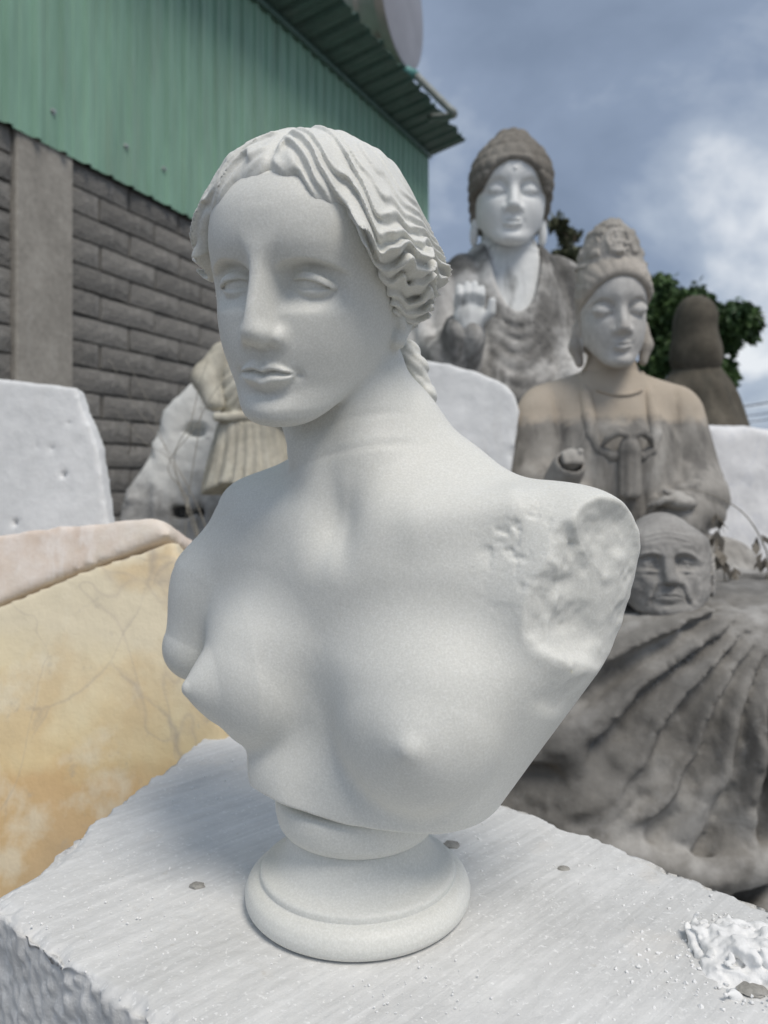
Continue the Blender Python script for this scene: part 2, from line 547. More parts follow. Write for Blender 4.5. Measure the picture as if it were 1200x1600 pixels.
def head_sdf(p, S):
    x, y, z = p[:, 0], p[:, 1], p[:, 2]
    ax = np.abs(x)
    d = skull(p, S)
    fr = sst(.02, .045, y)                            # only the front of the head carries features
    G = lambda cx, cz, sx, sz: np.exp(-((ax - cx) / sx) ** 2 - ((z - cz) / sz) ** 2)
    # cheekbones, muzzle, chin
    h = S.get('cheek', .0015) * G(.040, .074, .016, .016)
    h = h + S.get('muzzle', .0010) * np.exp(-(ax / .020) ** 2 - ((z - .043) / .016) ** 2)
    h = h + S.get('chin', .0020) * np.exp(-(ax / .017) ** 2 - ((z - .012) / .010) ** 2)
    # brow line and the sockets under it
    bin_, bmid, bout = S.get('brow', (.1100, .1190, .1080))
    zb = spl(ax, [0, .008, .018, .032, .046, .058, .08], [bin_ - .004, bin_, (bin_ + bmid * 2) / 3 + .0005, bmid, (bmid * .6 + bout * .4), bout, bout - .012])
    zc = S.get('eyez', .1005)
    under = sst(-.020, .000, z - zc)
    lat = sst(.0065, .0150, ax) * (1 - sst(.040, .058, ax))
    bs = S.get('brow_soft', .0048)
    sock = (1 - sst(-bs, bs * .55, z - zb)) * under * lat
    h = h - S.get('socket', .0110) * sock * (1 - .35 * sst(.026, .046, ax))
    h = h - .0030 * G(.0165, zc + .003, .0050, .008)
    if S.get('browline'):
        h = h + S['browline'] * np.exp(-((z - zb - .001) / .0016) ** 2) * sst(.006, .012, ax) * (1 - sst(.044, .054, ax))
    # creases of age
    if S.get('old'):
        o = S['old']
        for zz in (.140, .149, .158):
            h = h - .0016 * o * np.exp(-((z - zz - .004 * np.cos(ax * 60)) / .0018) ** 2) * (1 - sst(.03, .045, ax))
        h = h - .0022 * o * np.exp(-((ax - .0045 - (z - .118) * .12) / .0014) ** 2) * sst(.112, .118, z) * (1 - sst(.128, .136, z))
        na = .019 + (.062 - z) * .42
        h = h - .0026 * o * np.exp(-((ax - na) / .0026) ** 2) * sst(.022, .032, z) * (1 - sst(.060, .070, z))
        h = h + .0035 * o * np.exp(-((ax - na - .008) / .007) ** 2) * sst(.022, .032, z) * (1 - sst(.062, .078, z))
        h = h + .0032 * o * G(.030, zc - .0135, .012, .0038) - .0022 * o * G(.032, zc - .0195, .014, .0022)
        h = h - .0035 * o * G(.045, .050, .010, .018)
        h = h + .0035 * o * np.exp(-((z - zb - .002) / .005) ** 2) * (1 - sst(.04, .055, ax))
    h = h - .0035 * np.exp(-((ax - .0185) / .0050) ** 2 - ((z - zc - .008) / .006) ** 2)
    d = d - h * fr
    # nose
    ns = S.get('nose', 1.0)
    nr = spl(z, [.0555, .0585, .0615, .0655, .0700, .0760, .0840, .0920, .1000, .1070, .1150, .1260, .1400],
             [.0800, .0915, .0990, .1052, .1080, .1077, .1054, .1025, .0997, .0975, .0955, .0925, .0850])
    nr = nr - S.get('bridge', 0) * np.exp(-((z - .108) / .020) ** 2) * 1.0
    nr = nr + (ns - 1) * .02 * np.exp(-((z - .072) / .02) ** 2)
    nw = spl(z, [.055, .062, .070, .080, .092, .104, .113, .122, .135], [.0085, .0104, .0104, .0090, .0080, .0076, .0084, .0115, .0175]) * S.get('nosew', 1.0)
    base = .070
    prof = (nr - base) * np.exp(-np.power(ax / (nw * 1.25), 3.0))
    dn = (base + prof - y)
    slope = S.get('_', 1.0)
    dn = -dn / np.sqrt(1 + (2.1 * np.clip(prof / .03, 0, 1) * sst(.2, .8, ax / nw)) ** 2)
    box = np.maximum(np.maximum(z - .150, .0545 - z), ax - .024)
    dn = smax(dn, box, .006)
    d = smin(d, dn, .0065)
    aw = .0128 * S.get('nosew', 1.0)
    q = p.copy(); q[:, 0] = ax
    al = ell(q, (aw, .0838, .0660), (.0040, .0100, .0060))
    d = smin(d, al, .0075)
    tipb = ell(q, (0, .0980, .0695), (.0098, .0095, .0076))
    d = smin(d, tipb, .005)
    d = smax(d, -ell(q, (.0068, .0960, .0578), (.0036, .0070, .0042)), .0018)
    # eyes
    ex = S.get('ex', .0290)
    R = .0132
    ec = (ex, S.get('eyey', .0624), zc)
    u = (ax - ex) / .0148
    op = S.get('open', 1.0)
    zu = zc + .0002 - .0014 * u + .0042 * op * np.maximum(1 - np.abs(u + .12) ** 2.2, -1.0)
    zl = zc - .0004 - .0006 * u - .0038 * S.get('openl', 1.0) * np.maximum(1 - np.abs(u - .10) ** 2.2, -1.0)
    rb = S.get('ball', 0.0)
    eb = ell(q, ec, (R * 1.04 - rb, R - rb, R * .93 - rb))
    d = smin(d, eb, .0022)
    apt = np.maximum(z - zu, zl - z)                   # <0 inside the opening
    tu = S.get('lid', .0025)
    lid_u = ell(q, ec, (R * 1.04 + tu, R + tu, R * .93 + tu * 1.1))
    lid_u = smax(lid_u, zu - z, .0006)
    lid_u = smax(lid_u, z - (zu + .0042 + .0014 * (1 - u * u)), .0016)
    d = smin(d, lid_u, .0010)
    tl = tu * S.get('lidl', .80)
    lid_l = ell(q, ec, (R * 1.04 + tl, R + tl, R * .93 + tl))
    lid_l = smax(lid_l, z - zl, .0006)
    d = smin(d, lid_l, .0022)
    if S.get('closed'):
        zs = zc - .0028 - .0034 * np.maximum(1 - u * u, -1.0)
        tc = .0042
        lc = ell(q, (ex, ec[1] + .001, zc), (R * 1.16 + tc, R + tc, R * .84 + tc))
        lc = smax(lc, zs - z, .0012)
        d = smin(d, lc, .0020)
        d = d + .0022 * np.exp(-((z - zs + .0008) / .0010) ** 2) * sst(1.25, 1.0, np.abs(u)) * fr
        d = d + .0016 * np.exp(-((z - (zc + .0085 - .004 * u * u)) / .0013) ** 2) * sst(1.3, 1.0, np.abs(u)) * fr
    # mouth
    mw = S.get('mouth', .0228)
    m = ax / mw
    zm = .0418 - .0011 * np.exp(-(ax / .0035) ** 2) + .0008 * np.exp(-((ax - .009) / .005) ** 2) - .0014 * m ** 2 + S.get('smile', 0) * m ** 3
    hu = .0062 * np.clip(1 - m ** 2.0, 0, 1) ** .8 * (1 - .16 * np.exp(-(ax / .003) ** 2)) + 1e-4
    hl = .0122 * np.clip(1 - (m * 1.07) ** 2.2, 0, 1) ** .75 + 1e-4
    tu_ = (z - zm) / hu
    tl_ = (zm - z) / hl
    inu = ((tu_ > 0) & (tu_ < 1.6)); inl = ((tl_ > 0) & (tl_ < 1.6))
    lip = np.zeros_like(z)
    up = sst(-.15, .55, tu_) * (1 - sst(.55, 1.5, tu_)) * .95
    lo = sst(-.15, .50, tl_) * (1 - sst(.45, 1.25, tl_)) * 1.05
    full = S.get('lips', 1.0)
    ll = np.clip(1 - m ** 2.2, 0, 1) ** .5
    lip = np.where(tu_ > 0, up * .0050, lo * .0066) * ll * full
    lip = lip - .0024 * np.exp(-((z - zm) / .0011) ** 2) * np.clip(1.12 - m ** 2, 0, 1) ** .6
    lip = lip - .0024 * np.exp(-((ax - mw * 1.02) / .0030) ** 2 - ((z - zm) / .0038) ** 2)
    lip = lip - .0011 * np.exp(-(ax / .0026) ** 2) * sst(.046, .050, z) * (1 - sst(.054, .058, z))
    lip = lip - .0030 * np.exp(-(ax / .014) ** 2 - ((z - .0255) / .0036) ** 2)
    lip = lip * (1 - sst(.056, .060, z)) * sst(.016, .022, z)
    d = d - lip * fr * .92
    # under the jaw
    jp = (.036 - z) + (y - .004) * (-.036 / .062)
    cutj = jp / math.sqrt(1 + (.036 / .062) ** 2)
    d = smax(d, cutj, .016)
    if S.get('ears', 1):
        e0 = ell(q, (.0695 * S.get('wide', 1.0) + S.get('earout', 0), -.010, S.get('earz', .088)), (.0065, .0135 * S.get('earw', 1.0), .030 * S.get('earh', 1.0)))
        e0 = smax(e0, -ell(q, (.0775 * S.get('wide', 1.0), -.009, S.get('earz', .088) + .003), (.0055, .0085, .018)), .003)
        lobe = ell(q, (.0675 * S.get('wide', 1.0) + S.get('earout', 0), -.002, S.get('earz', .088) - .010 - .014 * S.get('lobe', 1.0)), (S.get('lobew', .0055), .0080, .0105 * S.get('lobe', 1.0)))
        d = smin(d, smin(e0, lobe, .006), .004)
    if S.get('urna'):
        d = smin(d, ell(p, (0, .0925, .137), (.0030, .0025, .0030)), .001)
    return d

# ------------------------------------------------------------------ frames of the marble bust (all in metres, z measured from camera height)
BO = np.array([-.020, .600, 0.0], np.float32)         # foot of the bust on the block
BP = math.radians(30)
ZT = H - 0.330                                         # top of the block


def to_torso(p):
    q = p - BO
    s, c = math.sin(BP), math.cos(BP)
    return np.stack([q[:, 0] * c - q[:, 1] * s, -q[:, 0] * s - q[:, 1] * c, q[:, 2]], 1)


def head_frame(yaw, pitch, roll, t, s):
    cy, sy, cp, sp, cr, sr = math.cos(yaw), math.sin(yaw), math.cos(pitch), math.sin(pitch), math.cos(roll), math.sin(roll)
    Rr = np.array([[cr, 0, sr], [0, 1, 0], [-sr, 0, cr]])
    Rp = np.array([[1, 0, 0], [0, cp, -sp], [0, sp, cp]])
    Ry = np.array([[cy, -sy, 0], [sy, cy, 0], [0, 0, 1]])
    M = (Ry @ Rp @ Rr)
    fl = np.diag([1, -1, 1])
    A = (fl @ M).astype(np.float32)                    # local -> world
    t = np.asarray(t, np.float32)
    return (lambda p: ((p - t) @ A) / s), (lambda q: (np.asarray(q, np.float32) * s) @ A.T + t), s


HF, HINV, HS = head_frame(math.radians(20.8), math.radians(-12.5), math.radians(4.5), (-.052, .617, .0455), .985)
S_BUST = dict(ball=.0010, lid=.0027, lidl=.30, open=.92, openl=.85, brow=(.1095, .1172, .1070), eyey=.0620, earh=.55, earz=.078, lobe=.6, socket=.0118, brow_soft=.0038)


def hair_field(p):
    """thickness of the hair over the skull and how far inside the hairline a point is"""
    x, y, z = p[:, 0], p[:, 1], p[:, 2]
    ax = np.abs(x)
    zz = np.where(z > .085, (z - .085) / .0850, (z - .085) / .10)
    e = (np.sqrt((ax / .0685) ** 2 + zz ** 2) - 1) * .070
    e = e + .003 * np.sin(ax * 190 + 1.0) * sst(.01, .03, ax)
    side = .004 - y                                   # behind this everything above the nape is hair
    e = smax(e, side, .012)
    zb = spl(y, [-.12, -.08, -.04, -.01, .01, .03, .09], [.050, .052, .056, .066, .074, .088, .105])
    e = smin(e, z - zb, .010)
    return e


def hair_sdf(p):
    x, y, z = p[:, 0], p[:, 1], p[:, 2]
    ax = np.abs(x)
    e = hair_field(p)
    d0 = skull(p, S_BUST)
    n18 = vnoise(p, 18, 7); n40 = vnoise(p, 42, 3); n90 = vnoise(p, 95, 11)
    # strands leave the parting sideways, drop over the temples and run back to the knot
    al = np.arctan2(z - .088, np.maximum(y + .125, .012)) + .34 * np.minimum(ax / .066, 1.15) ** 1.3
    u = (.09 - y) * .85 + ax * .8 + (x > 0) * .009
    lowz = sst(.62, .36, al) * sst(.020, .050, ax)
    mid = sst(1.05, .55, al)
    ph = u * 158 + al * 2.5 + n18 * 2.2
    wav = np.sin(ph) + .35 * np.sin(ph * 1.9 + n40 * 2)
    v = -al * 15.5 + wav * (.14 + .20 * mid) + n40 * .34 + n90 * .08 + n18 * .4
    t = v - np.floor(v)
    fl = np.floor(v).astype(np.int64)
    lock = _hash(fl, (x > 0).astype(np.int64), np.zeros(len(x), np.int64), 5)
    saw = sst(0, .62, t) * (1 - sst(.52, 1.0, t)) * 1.5 * (1 + .45 * lock)
    v2 = v * 2.0 + n90 * .35 + .2 * wav + .37
    t2 = v2 - np.floor(v2)
    saw2 = t2 * (1 - sst(.5, 1.0, t2))
    crest = .5 + .5 * np.sin(ph + 1.1)
    side = np.where(x > 0, 1.0, .40)
    kf = sst(.045, .100, np.sqrt((y + .125) ** 2 + (z - .088) ** 2))
    grow = sst(-.006, .034, e)
    T = -.0008 + .0088 * grow - .0038 * np.exp(-(ax / .045) ** 2) * sst(.178, .205, z) + side * .0190 * sst(.036, .062, ax) * np.exp(-((z - .108) / .034) ** 2) * sst(.0, .024, e) * sst(-.075, -.005, y)
    T = T + .0065 * sst(.0, .012, e) * np.exp(-((z - .080) / .012) ** 2) * sst(.03, .05, ax)
    on = sst(-.004, .012, e) * sst(.0, .010, ax) * (1 - .8 * sst(-.02, -.06, y) * sst(.10, .08, z))
    front = 1 - sst(.026, .046, e)
    roll = sst(.036, .060, ax) * np.exp(-((z - .105) / .036) ** 2) * sst(.002, .020, e)
    amp = (.0008 + .0014 * mid + .0014 * lowz * (.4 + .6 * side) + .0006 * front + .0030 * roll * side) * kf * np.where(x > 0, 1.0, .60)
    rid = (saw - .38) * amp * (.70 + .6 * crest) * on + (saw2 - .3) * (.0006 + .0008 * lowz) * on + (crest - .5) * (.0016 * lowz + .0022 * roll) * on * kf
    T = T + .0034 * front * sst(-.002, .014, e) * (1 - .6 * lowz) + .0012 * n40 * sst(.01, .04, e)
    d = d0 - T - rid + np.maximum(-e - .004, 0) * .8
    d = smax(d, -e - .003, .012)
    part = np.exp(-((x + .0015 * np.sin(z * 200 + y * 90)) / .0030) ** 2) * sst(.13, .160, z)
    d = d + .0026 * part
    kn = ell(p, (0, -.110, .092), (.032, .030, .030))
    kn = kn - .0030 * np.abs(np.sin(np.arctan2(x, z - .092) * 4 + y * 60))
    d = smin(d, kn, .012)
    return d * .7


def bust_torso(pw):
    p = to_torso(pw)
    x, y, z = p[:, 0], p[:, 1], p[:, 2]
    # neck
    nb = (.016, -.014, -.045)
    ntop = to_torso(HINV([[.008, -.016, .035]]))[0]
    d = tube(p, [nb, (.5 * (nb[0] + ntop[0]) + .004, .5 * (nb[1] + ntop[1]) - .003, .5 * (nb[2] + ntop[2])), ntop], [.050, .0395, .0450], .02)
    # shoulders and rib cage
    rib = ell(p, (.004, -.012, -.160), (.128, .072, .155))
    gird = ell(p, (.006, -.028, -.074), (.150, .050, .052))
    body = smin(rib, gird, .05)
    for s in (1, -1):
        body = smin(body, tube(p, [(.008, -.038, .032), (.008 + s * .055, -.038, -.004), (.004 + s * .120, -.034, -.036)], [.028, .024, .024], .02), .035)
    body = smin(body, ell(p, (.012, -.002, -.070), (.110, .041, .052)), .055)
    # shoulder caps
    body = smin(body, ell(p, (.160, -.030, -.064), (.054, .048, .054)), .028)
    d = smin(d, body, .045)
    # its left side runs down straight from the stump
    flank = cone(p, (.146, -.030, -.110), (.084, -.006, -.222), .060, .054)
    d = smin(d, flank, .030)
    low = ell(p, (-.010, .004, -.235), (.088, .066, .050))
    d = smin(d, low, .022)
    # right upper arm hangs from the sloping shoulder
    arm = tube(p, [(-.098, -.010, -.062), (-.131, .004, -.100), (-.145, .024, -.148)], [.046, .0425, .0285], .02)
    d = smin(d, cone(p, (-.090, -.012, -.055), (-.122, .0, -.092), .044, .041), .04)
    # breasts
    for s, c, r, n in ((1, (.073, .030, -.172), (.066, .056, .064), (.092, .088, -.173)), (-1, (-.062, .030, -.160), (.057, .053, .056), (-.100, .084, -.163))):
        br = ell(p, c, r)
        nx, ny, nz = (n[i] - c[i] for i in range(3))
        L = math.sqrt(nx * nx + ny * ny + nz * nz)
        br = smin(br, cone(p, (c[0] + nx * .35, c[1] + ny * .35, c[2] + nz * .5), (c[0] + nx * (1 - .020 / L), c[1] + ny * (1 - .020 / L), n[2]), .038, .0165), .018)
        br = smin(br, cone(p, (c[0] + nx * .8, c[1] + ny * .8, n[2]), (c[0] + nx * (1 - .002 / L), c[1] + ny * (1 - .002 / L), n[2]), .009, .0028), .012)
        k = .009 + .026 * sst(c[2] - .010, c[2] + .045, z)
        d = smin(d, br, k)
    d = smax(d, -cone(p, (.006, .094, -.140), (.002, .090, -.225), .008, .012), .030)
    d = smin(d, arm, .005)
    # collar bones and the pit between them
    for s in (1, -1):
        cb = tube(p, [(.012 + s * .020, .021, -.044), (.010 + s * .060, .029, -.038), (.008 + s * .118, .006, -.028)], [.0050, .0060, .0070])
        d = smin(d, cb, .030)
        ear = to_torso(HINV([[s * .050, -.012, .045]]))[0]
        scm = tube(p, [ear, (.4 * ear[0] + .6 * (.012 + s * .010), .4 * ear[1] + .6 * .034, .4 * ear[2] + .6 * -.034), (.012 + s * .012, .020, -.034)], [.010, .008, .0040], .01)
        d = smin(d, scm, .026)
    d = smax(d, -ell(p, (.013, .059, -.034), (.006, .012, .012)), .034)
    for k, (zz, am) in enumerate(((.036, .0006), (.012, .0006))):
        zl = zz + (p[:, 0] - .0) * .25 - 2.0 * (p[:, 0]) ** 2
        d = d + am * np.exp(-((z - zl) / .0035) ** 2) * sst(-.01, .02, y)
    # broken end of the left arm: chipped facets and a socket
    nrm = np.array([.92, .33, -.14], np.float32); nrm /= np.linalg.norm(nrm)
    rough = .0065 * np.abs(vnoise(p, 26, 18)) + .0075 * vnoise(p, 19, 8) + .0016 * fbm(p, 80, 2, 31)
    fac = (p - np.array([.174, .000, -.075], np.float32)) @ nrm
    d = smax(d, smin(fac + rough, (z + .120) * .9, .022), .0035)
    n4 = np.array([.70, .60, -.38], np.float32); n4 /= np.linalg.norm(n4)
    d = smax(d, smin((p - np.array([.176, .024, -.128], np.float32)) @ n4 + rough * .8, smin(z + .150, x - .120, .01), .01), .006)
    hole = ellr(p, (.176, .012, -.090), (.018, .0115, .034), np.array([nrm, np.cross([0, 0, 1], nrm), [0, 0, 1]]))
    d = smax(d, -hole - .5 * rough, .0020)
    # long carved edge below it
    n2 = np.array([.828, 0, -.561], np.float32)
    d = smax(d, (p - np.array([.204, 0, -.113], np.float32)) @ n2, .045)
    n3 = np.array([-.93, .20, -.38], np.float32); n3 /= np.linalg.norm(n3)
    d = smax(d, smin((p - np.array([-.082, 0, -.225], np.float32)) @ n3, -.196 - z, .006), .010)
    # flat hollowed back and sawn bottom
    d = smax(d, -(y + .078 - .02 * sst(-.05, .05, z)), .012)
    zb = -.236 - .010 * sst(-.08, .08, x) + .0014 * vnoise(p, 60, 4)
    d = smax(d, zb - z, .0016)
    # chips on the shoulder
    m = np.exp(-_lenv((p - np.array([.138, .012, -.055], np.float32)) / np.array([.022, .03, .032], np.float32)) ** 2)
    d = d + m * .0020 * np.maximum(fbm(p, 110, 3, 5), -.1)
    # head
    return d


def bust_body(pw):
    z = pw[:, 2]
    d = np.full(len(pw), 1.0, np.float32)
    lo = z < .125
    if lo.any(): d[lo] = bust_torso(pw[lo])
    hi = z > -.02
    if hi.any():
        hq = HF(pw[hi])
        hd = head_sdf(hq, S_BUST) * HS
        hd = hd + .006 * sst(.003, .010, hair_field(hq)) * sst(.070, .090, hq[:, 2])   # the skull stays below the carved hair
        d[hi] = smin(d[hi], hd, .010)
    return d * .9


def bust_hair(pw):
    return hair_sdf(HF(pw)) * HS

# ------------------------------------------------------------------ setting
def PX(px, py, Y):
    """point of the yard seen at (px, py) of the 1200x1600 photograph at distance Y (z over the floor)"""
    return Vector(((px - 600) / 1208 * Y, Y, H - (py - 735) / 1208 * Y))


def ground():
    t = NT('dusty_concrete_yard')
    c = t.ramp(t.noise(.9, 7, .6), [(.3, (.13, .122, .11)), (.7, (.22, .21, .195))])
    c = t.mix(.4, c, t.ramp(t.noise(24, 5, .7), [(.3, .3), (.7, .75)]), 'OVERLAY')
    m = t.done(c, .92, t.bump(t.noise(30, 5, .7), .4, .02))
    bm = bmesh.new()
    bmesh.ops.create_grid(bm, x_segments=40, y_segments=40, size=160)
    for v in bm.verts:
        v.co.y += 140
    tag(link_mesh('ground', bm_mesh('ground', bm), m), kind='structure')


# the shed: its long wall runs away to the right
WA = math.atan(.38)
WU = Vector((math.sin(WA), math.cos(WA), 0))           # along the wall
WN = Vector((math.cos(WA), -math.sin(WA), 0))          # out of the wall, towards the camera's side
W0 = Vector((-3.0, 0, 0))                              # wall line crosses Y = 0 here


def wallp(s, o, z):
    return W0 + WU * s + WN * o + Vector((0, 0, z))


def wall_box(bm, s0, s1, o0, o1, z0, z1, bev=0.0):
    vs = [bm.verts.new(wallp(s, o, z)) for z in (z0, z1) for (s, o) in ((s0, o0), (s1, o0), (s1, o1), (s0, o1))]
    fs = [bm.faces.new([vs[i] for i in f]) for f in ((0, 1, 2, 3), (7, 6, 5, 4), (0, 4, 5, 1), (1, 5, 6, 2), (2, 6, 7, 3), (3, 7, 4, 0))]
    return vs


def shed():
    root = empty('shed', wallp(5, 0, 0), 'long shed of rough grey blocks below and green ribbed metal sheet above', 'shed', rot=(0, 0, 0))
    rng = random.Random(5)
    S0, S1 = 2.0, 9.2 / math.cos(WA)
    zs = lambda s: 2.905
    mort = m_plain('mortar', (.115, .11, .10), .95, var=.2, sc=30)
    bm = bmesh.new(); wall_box(bm, S0, S1, -.22, -.018, 0, 2.90)
    bmesh.ops.recalc_face_normals(bm, faces=bm.faces)
    link_mesh('wall', bm_mesh('wall', bm), mort, root)
    # concrete posts cast between the block panels
    pm = m_stone('cast_concrete', [(.3, (.24, .225, .20)), (.7, (.36, .34, .305))], 5, .35, .006, .9, streak=((.45, .44, .42), .6, .78, .35), grain=40)
    post_s = [(3.735, 4.085), (3.735 + 3.6, 4.085 + 3.6)]
    for a, b in post_s:
        bm = bmesh.new(); wall_box(bm, a, b, -.20, .020, 0, 2.90)
        bmesh.ops.recalc_face_normals(bm, faces=bm.faces)
        bmesh.ops.bevel(bm, geom=[e for e in bm.edges], offset=.008, segments=1, affect='EDGES')
        link_mesh('concrete_post', bm_mesh('concrete_post', bm), pm, root)
    # blocks, one by one: a few shared rough block meshes
    bmats = m_brick()
    L, Hc, J = .45, .128, .014
    meshes = {}

    def block_mesh(w, k):
        key = (round(w, 3), k)
        if key in meshes: return meshes[key]
        bm = bmesh.new()
        r2 = random.Random(k * 31 + int(w * 1000))
        nx, nz = (5, 3) if w > .2 else (3, 3)
        g = {}
        for i in range(nx + 1):
            for j in range(nz + 1):
                x = -w / 2 + w * i / nx; z = -(Hc - J) / 2 + (Hc - J) * j / nz
                edge = i in (0, nx) or j in (0, nz)
                o = (.004 + r2.uniform(0, .004)) if edge else .018 + r2.uniform(-.006, .008)
                if edge:
                    x += r2.uniform(-.004, .004); z += r2.uniform(-.003, .003)
                g[i, j] = bm.verts.new((x, -o, z))
        for i in range(nx):
            for j in range(nz):
                bm.faces.new((g[i, j], g[i + 1, j], g[i + 1, j + 1], g[i, j + 1]))
        ring = [g[i, 0] for i in range(nx + 1)] + [g[nx, j] for j in range(1, nz + 1)] + [g[i, nz] for i in range(nx - 1, -1, -1)] + [g[0, j] for j in range(nz - 1, 0, -1)]
        back = [bm.verts.new((v.co.x, .03, v.co.z)) for v in ring]
        n = len(ring)
        for i in range(n):
            bm.faces.new((ring[i], back[i], back[(i + 1) % n], ring[(i + 1) % n]))
        bmesh.ops.recalc_face_normals(bm, faces=bm.faces)
        me = bm_mesh('block', bm, smooth=True, angle=50)
        me.materials.append(bmats)
        meshes[key] = me
        return me
    rows = int(2.905 / Hc)
    inv = wm(root).inverted()
    ang = math.atan2(WU.y, WU.x)
    panels = [(S0, 3.735), (4.085, 7.335), (7.685, S1)]
    for r in range(rows, 0, -1):
        z = 2.90 - (rows - r + .5) * Hc + .0
        if z < .75: continue
        for (pa, pb) in panels:
            s = pa - (L * .5 if r % 2 else 0) + rng.uniform(-.01, .01)
            while s < pb - .02:
                a = max(s, pa) + J / 2; b = min(s + L, pb) - J / 2
                s += L
                if b - a < .05: continue
                w = round((b - a) / .05) * .05 if b - a < L - .03 else L - J
                w = min(w, b - a)
                o = bpy.data.objects.new('block', block_mesh(w, rng.randrange(7)))
                C.objects.link(o)
                p = wallp((a + b) / 2, -.012 + rng.uniform(-.006, .005), z + rng.uniform(-.002, .002))
                o.parent = root
                M = Matrix.Translation(p) @ Matrix.Rotation(ang, 4, 'Z')
                M = inv @ M
                o.location = M.translation; o.rotation_euler = (0, rng.uniform(-.006, .006), ang)
    bm = bmesh.new()
    tp = lambda s: 4.67 + (s * math.cos(WA) - 5.45) * .113 - .03
    vs = [bm.verts.new(wallp(a, o, z)) for (a, o, z) in ((S0, -.03, 2.9), (S1 - .04, -.03, 2.9), (S1 - .04, -.03, tp(S1)), (S0, -.03, tp(S0)), (S0, -.06, 2.9), (S1 - .04, -.06, 2.9), (S1 - .04, -.06, tp(S1)), (S0, -.06, tp(S0)))]
    for f in ((0, 1, 2, 3), (7, 6, 5, 4), (0, 4, 5, 1), (1, 5, 6, 2), (2, 6, 7, 3), (3, 7, 4, 0)):
        bm.faces.new([vs[i] for i in f])
    bmesh.ops.recalc_face_normals(bm, faces=bm.faces)
    link_mesh('inner_wall', bm_mesh('inner_wall', bm), mort, root)
    # green cladding: one mesh per sheet, trapezoid ribs
    gm = m_sheet('green_coated_sheet', (.235, .40, .305), .25)
    P = .165
    prof = [(0, 0), (.012, .022), (.036, .022), (.048, 0), (.088, 0), (.092, .005), (.102, .005), (.106, 0)]
    rib0 = 2.0
    top = lambda s: 4.67 + (s * math.cos(WA) - 5.45) * .113
    k = 0; s = rib0
    while s < S1:
        bm = bmesh.new(); row = []
        n = 6
        for i in range(n * 1):
            for (ds, o) in prof:
                ss = s + i * P + ds
                if ss > S1: break
                row.append((ss, .028 + o + (k % 2) * .0015))
        e = min(s + n * P + .012, S1)
        row.append((e, .028 + .0 + (k % 2) * .0015))
        lo = [bm.verts.new(wallp(a, o, 2.885 + .004 * math.sin(a * 3))) for a, o in row]
        hi = [bm.verts.new(wallp(a, o, top(a) - .005)) for a, o in row]
        for i in range(len(row) - 1):
            bm.faces.new((lo[i], lo[i + 1], hi[i + 1], hi[i]))
        me = bm_mesh('cladding_sheet', bm)
        ob = link_mesh('cladding_sheet', me, gm, root)
        md = ob.modifiers.new('thickness', 'SOLIDIFY'); md.thickness = .0015; md.offset = -1
        s += n * P; k += 1
    # screws with washers
    sm = m_plain('zinc_screw', (.42, .45, .44), .35, .8)
    for (px, py) in ((98, 176), (210, 230), (268, 265), (-30, 120), (150, 205)):
        if px == 150: continue
        kx = (px - 600) / 1208
        Yw = (3.0 - .07) / (.38 - kx)
        s = Yw / math.cos(WA)
        z = H + (735 - py) / 1208 * Yw
        bm = bmesh.new()
        for (r, o0, o1, sg) in ((.017, .028, .033, 10), (.010, .033, .043, 6)):
            mt = Matrix.Translation(wallp(s, (o0 + o1) / 2, z)) @ Matrix.Rotation(math.atan2(WN.y, WN.x), 4, 'Z') @ Matrix.Rotation(math.pi / 2, 4, 'Y')
            bmesh.ops.create_cone(bm, cap_ends=True, segments=sg, radius1=r, radius2=r * .9, depth=o1 - o0, matrix=mt)
        link_mesh('screw', bm_mesh('screw', bm), sm, root)
    # far end wall and the roof overhang
    bm = bmesh.new(); wall_box(bm, S1 - .03, S1 + .01, -5.0, .034, 2.90, top(S1) - .01)
    bmesh.ops.recalc_face_normals(bm, faces=bm.faces)
    link_mesh('end_wall', bm_mesh('end_wall', bm), gm, root)
    bm = bmesh.new(); wall_box(bm, S1 - .03, S1 + .03, -5.0, .010, 0, 2.895)
    bmesh.ops.recalc_face_normals(bm, faces=bm.faces)
    link_mesh('lower_end_wall', bm_mesh('lower_end_wall', bm), mort, root)
    rm = m_sheet('dark_green_roof_sheet', (.085, .150, .125), .15)
    P2 = .26
    s = 4.0; k = 0
    ov = .46
    while s < S1 + .12:
        bm = bmesh.new(); row = []
        for i in range(4):
            for (ds, o) in ((0, 0), (.03, .035), (.07, .035), (.10, 0), (.16, 0), (.18, .006), (.20, 0)):
                ss = s + i * P2 + ds
                if ss <= S1 + .13: row.append((ss, o))
        row.append((min(s + 4 * P2 + .01, S1 + .13), 0.0))
        lo = []; hi = []
        for (a, o) in row:
            jag = .012 * math.sin(a * 37) + .008 * math.sin(a * 91)
            z = top(a) + .012 + o + (k % 2) * .002
            lo.append(bm.verts.new(wallp(a, ov + jag, z + .13)))
            hi.append(bm.verts.new(wallp(a, -4.5, z + 1.0)))
        mid = []
        for (a, o) in row:
            z = top(a) + .012 + o + (k % 2) * .002
            mid.append(bm.verts.new(wallp(a, -.02, z)))
        for i in range(len(row) - 1):
            bm.faces.new((mid[i], mid[i + 1], lo[i + 1], lo[i]))
            bm.faces.new((hi[i], hi[i + 1], mid[i + 1], mid[i]))
        ob = link_mesh('roof_sheet', bm_mesh('roof_sheet', bm), rm, root)
        md = ob.modifiers.new('thickness', 'SOLIDIFY'); md.thickness = .002
        s += 4 * P2; k += 1
    # trim under the roof, at the head of the cladding
    bm = bmesh.new()
    a0 = 4.0
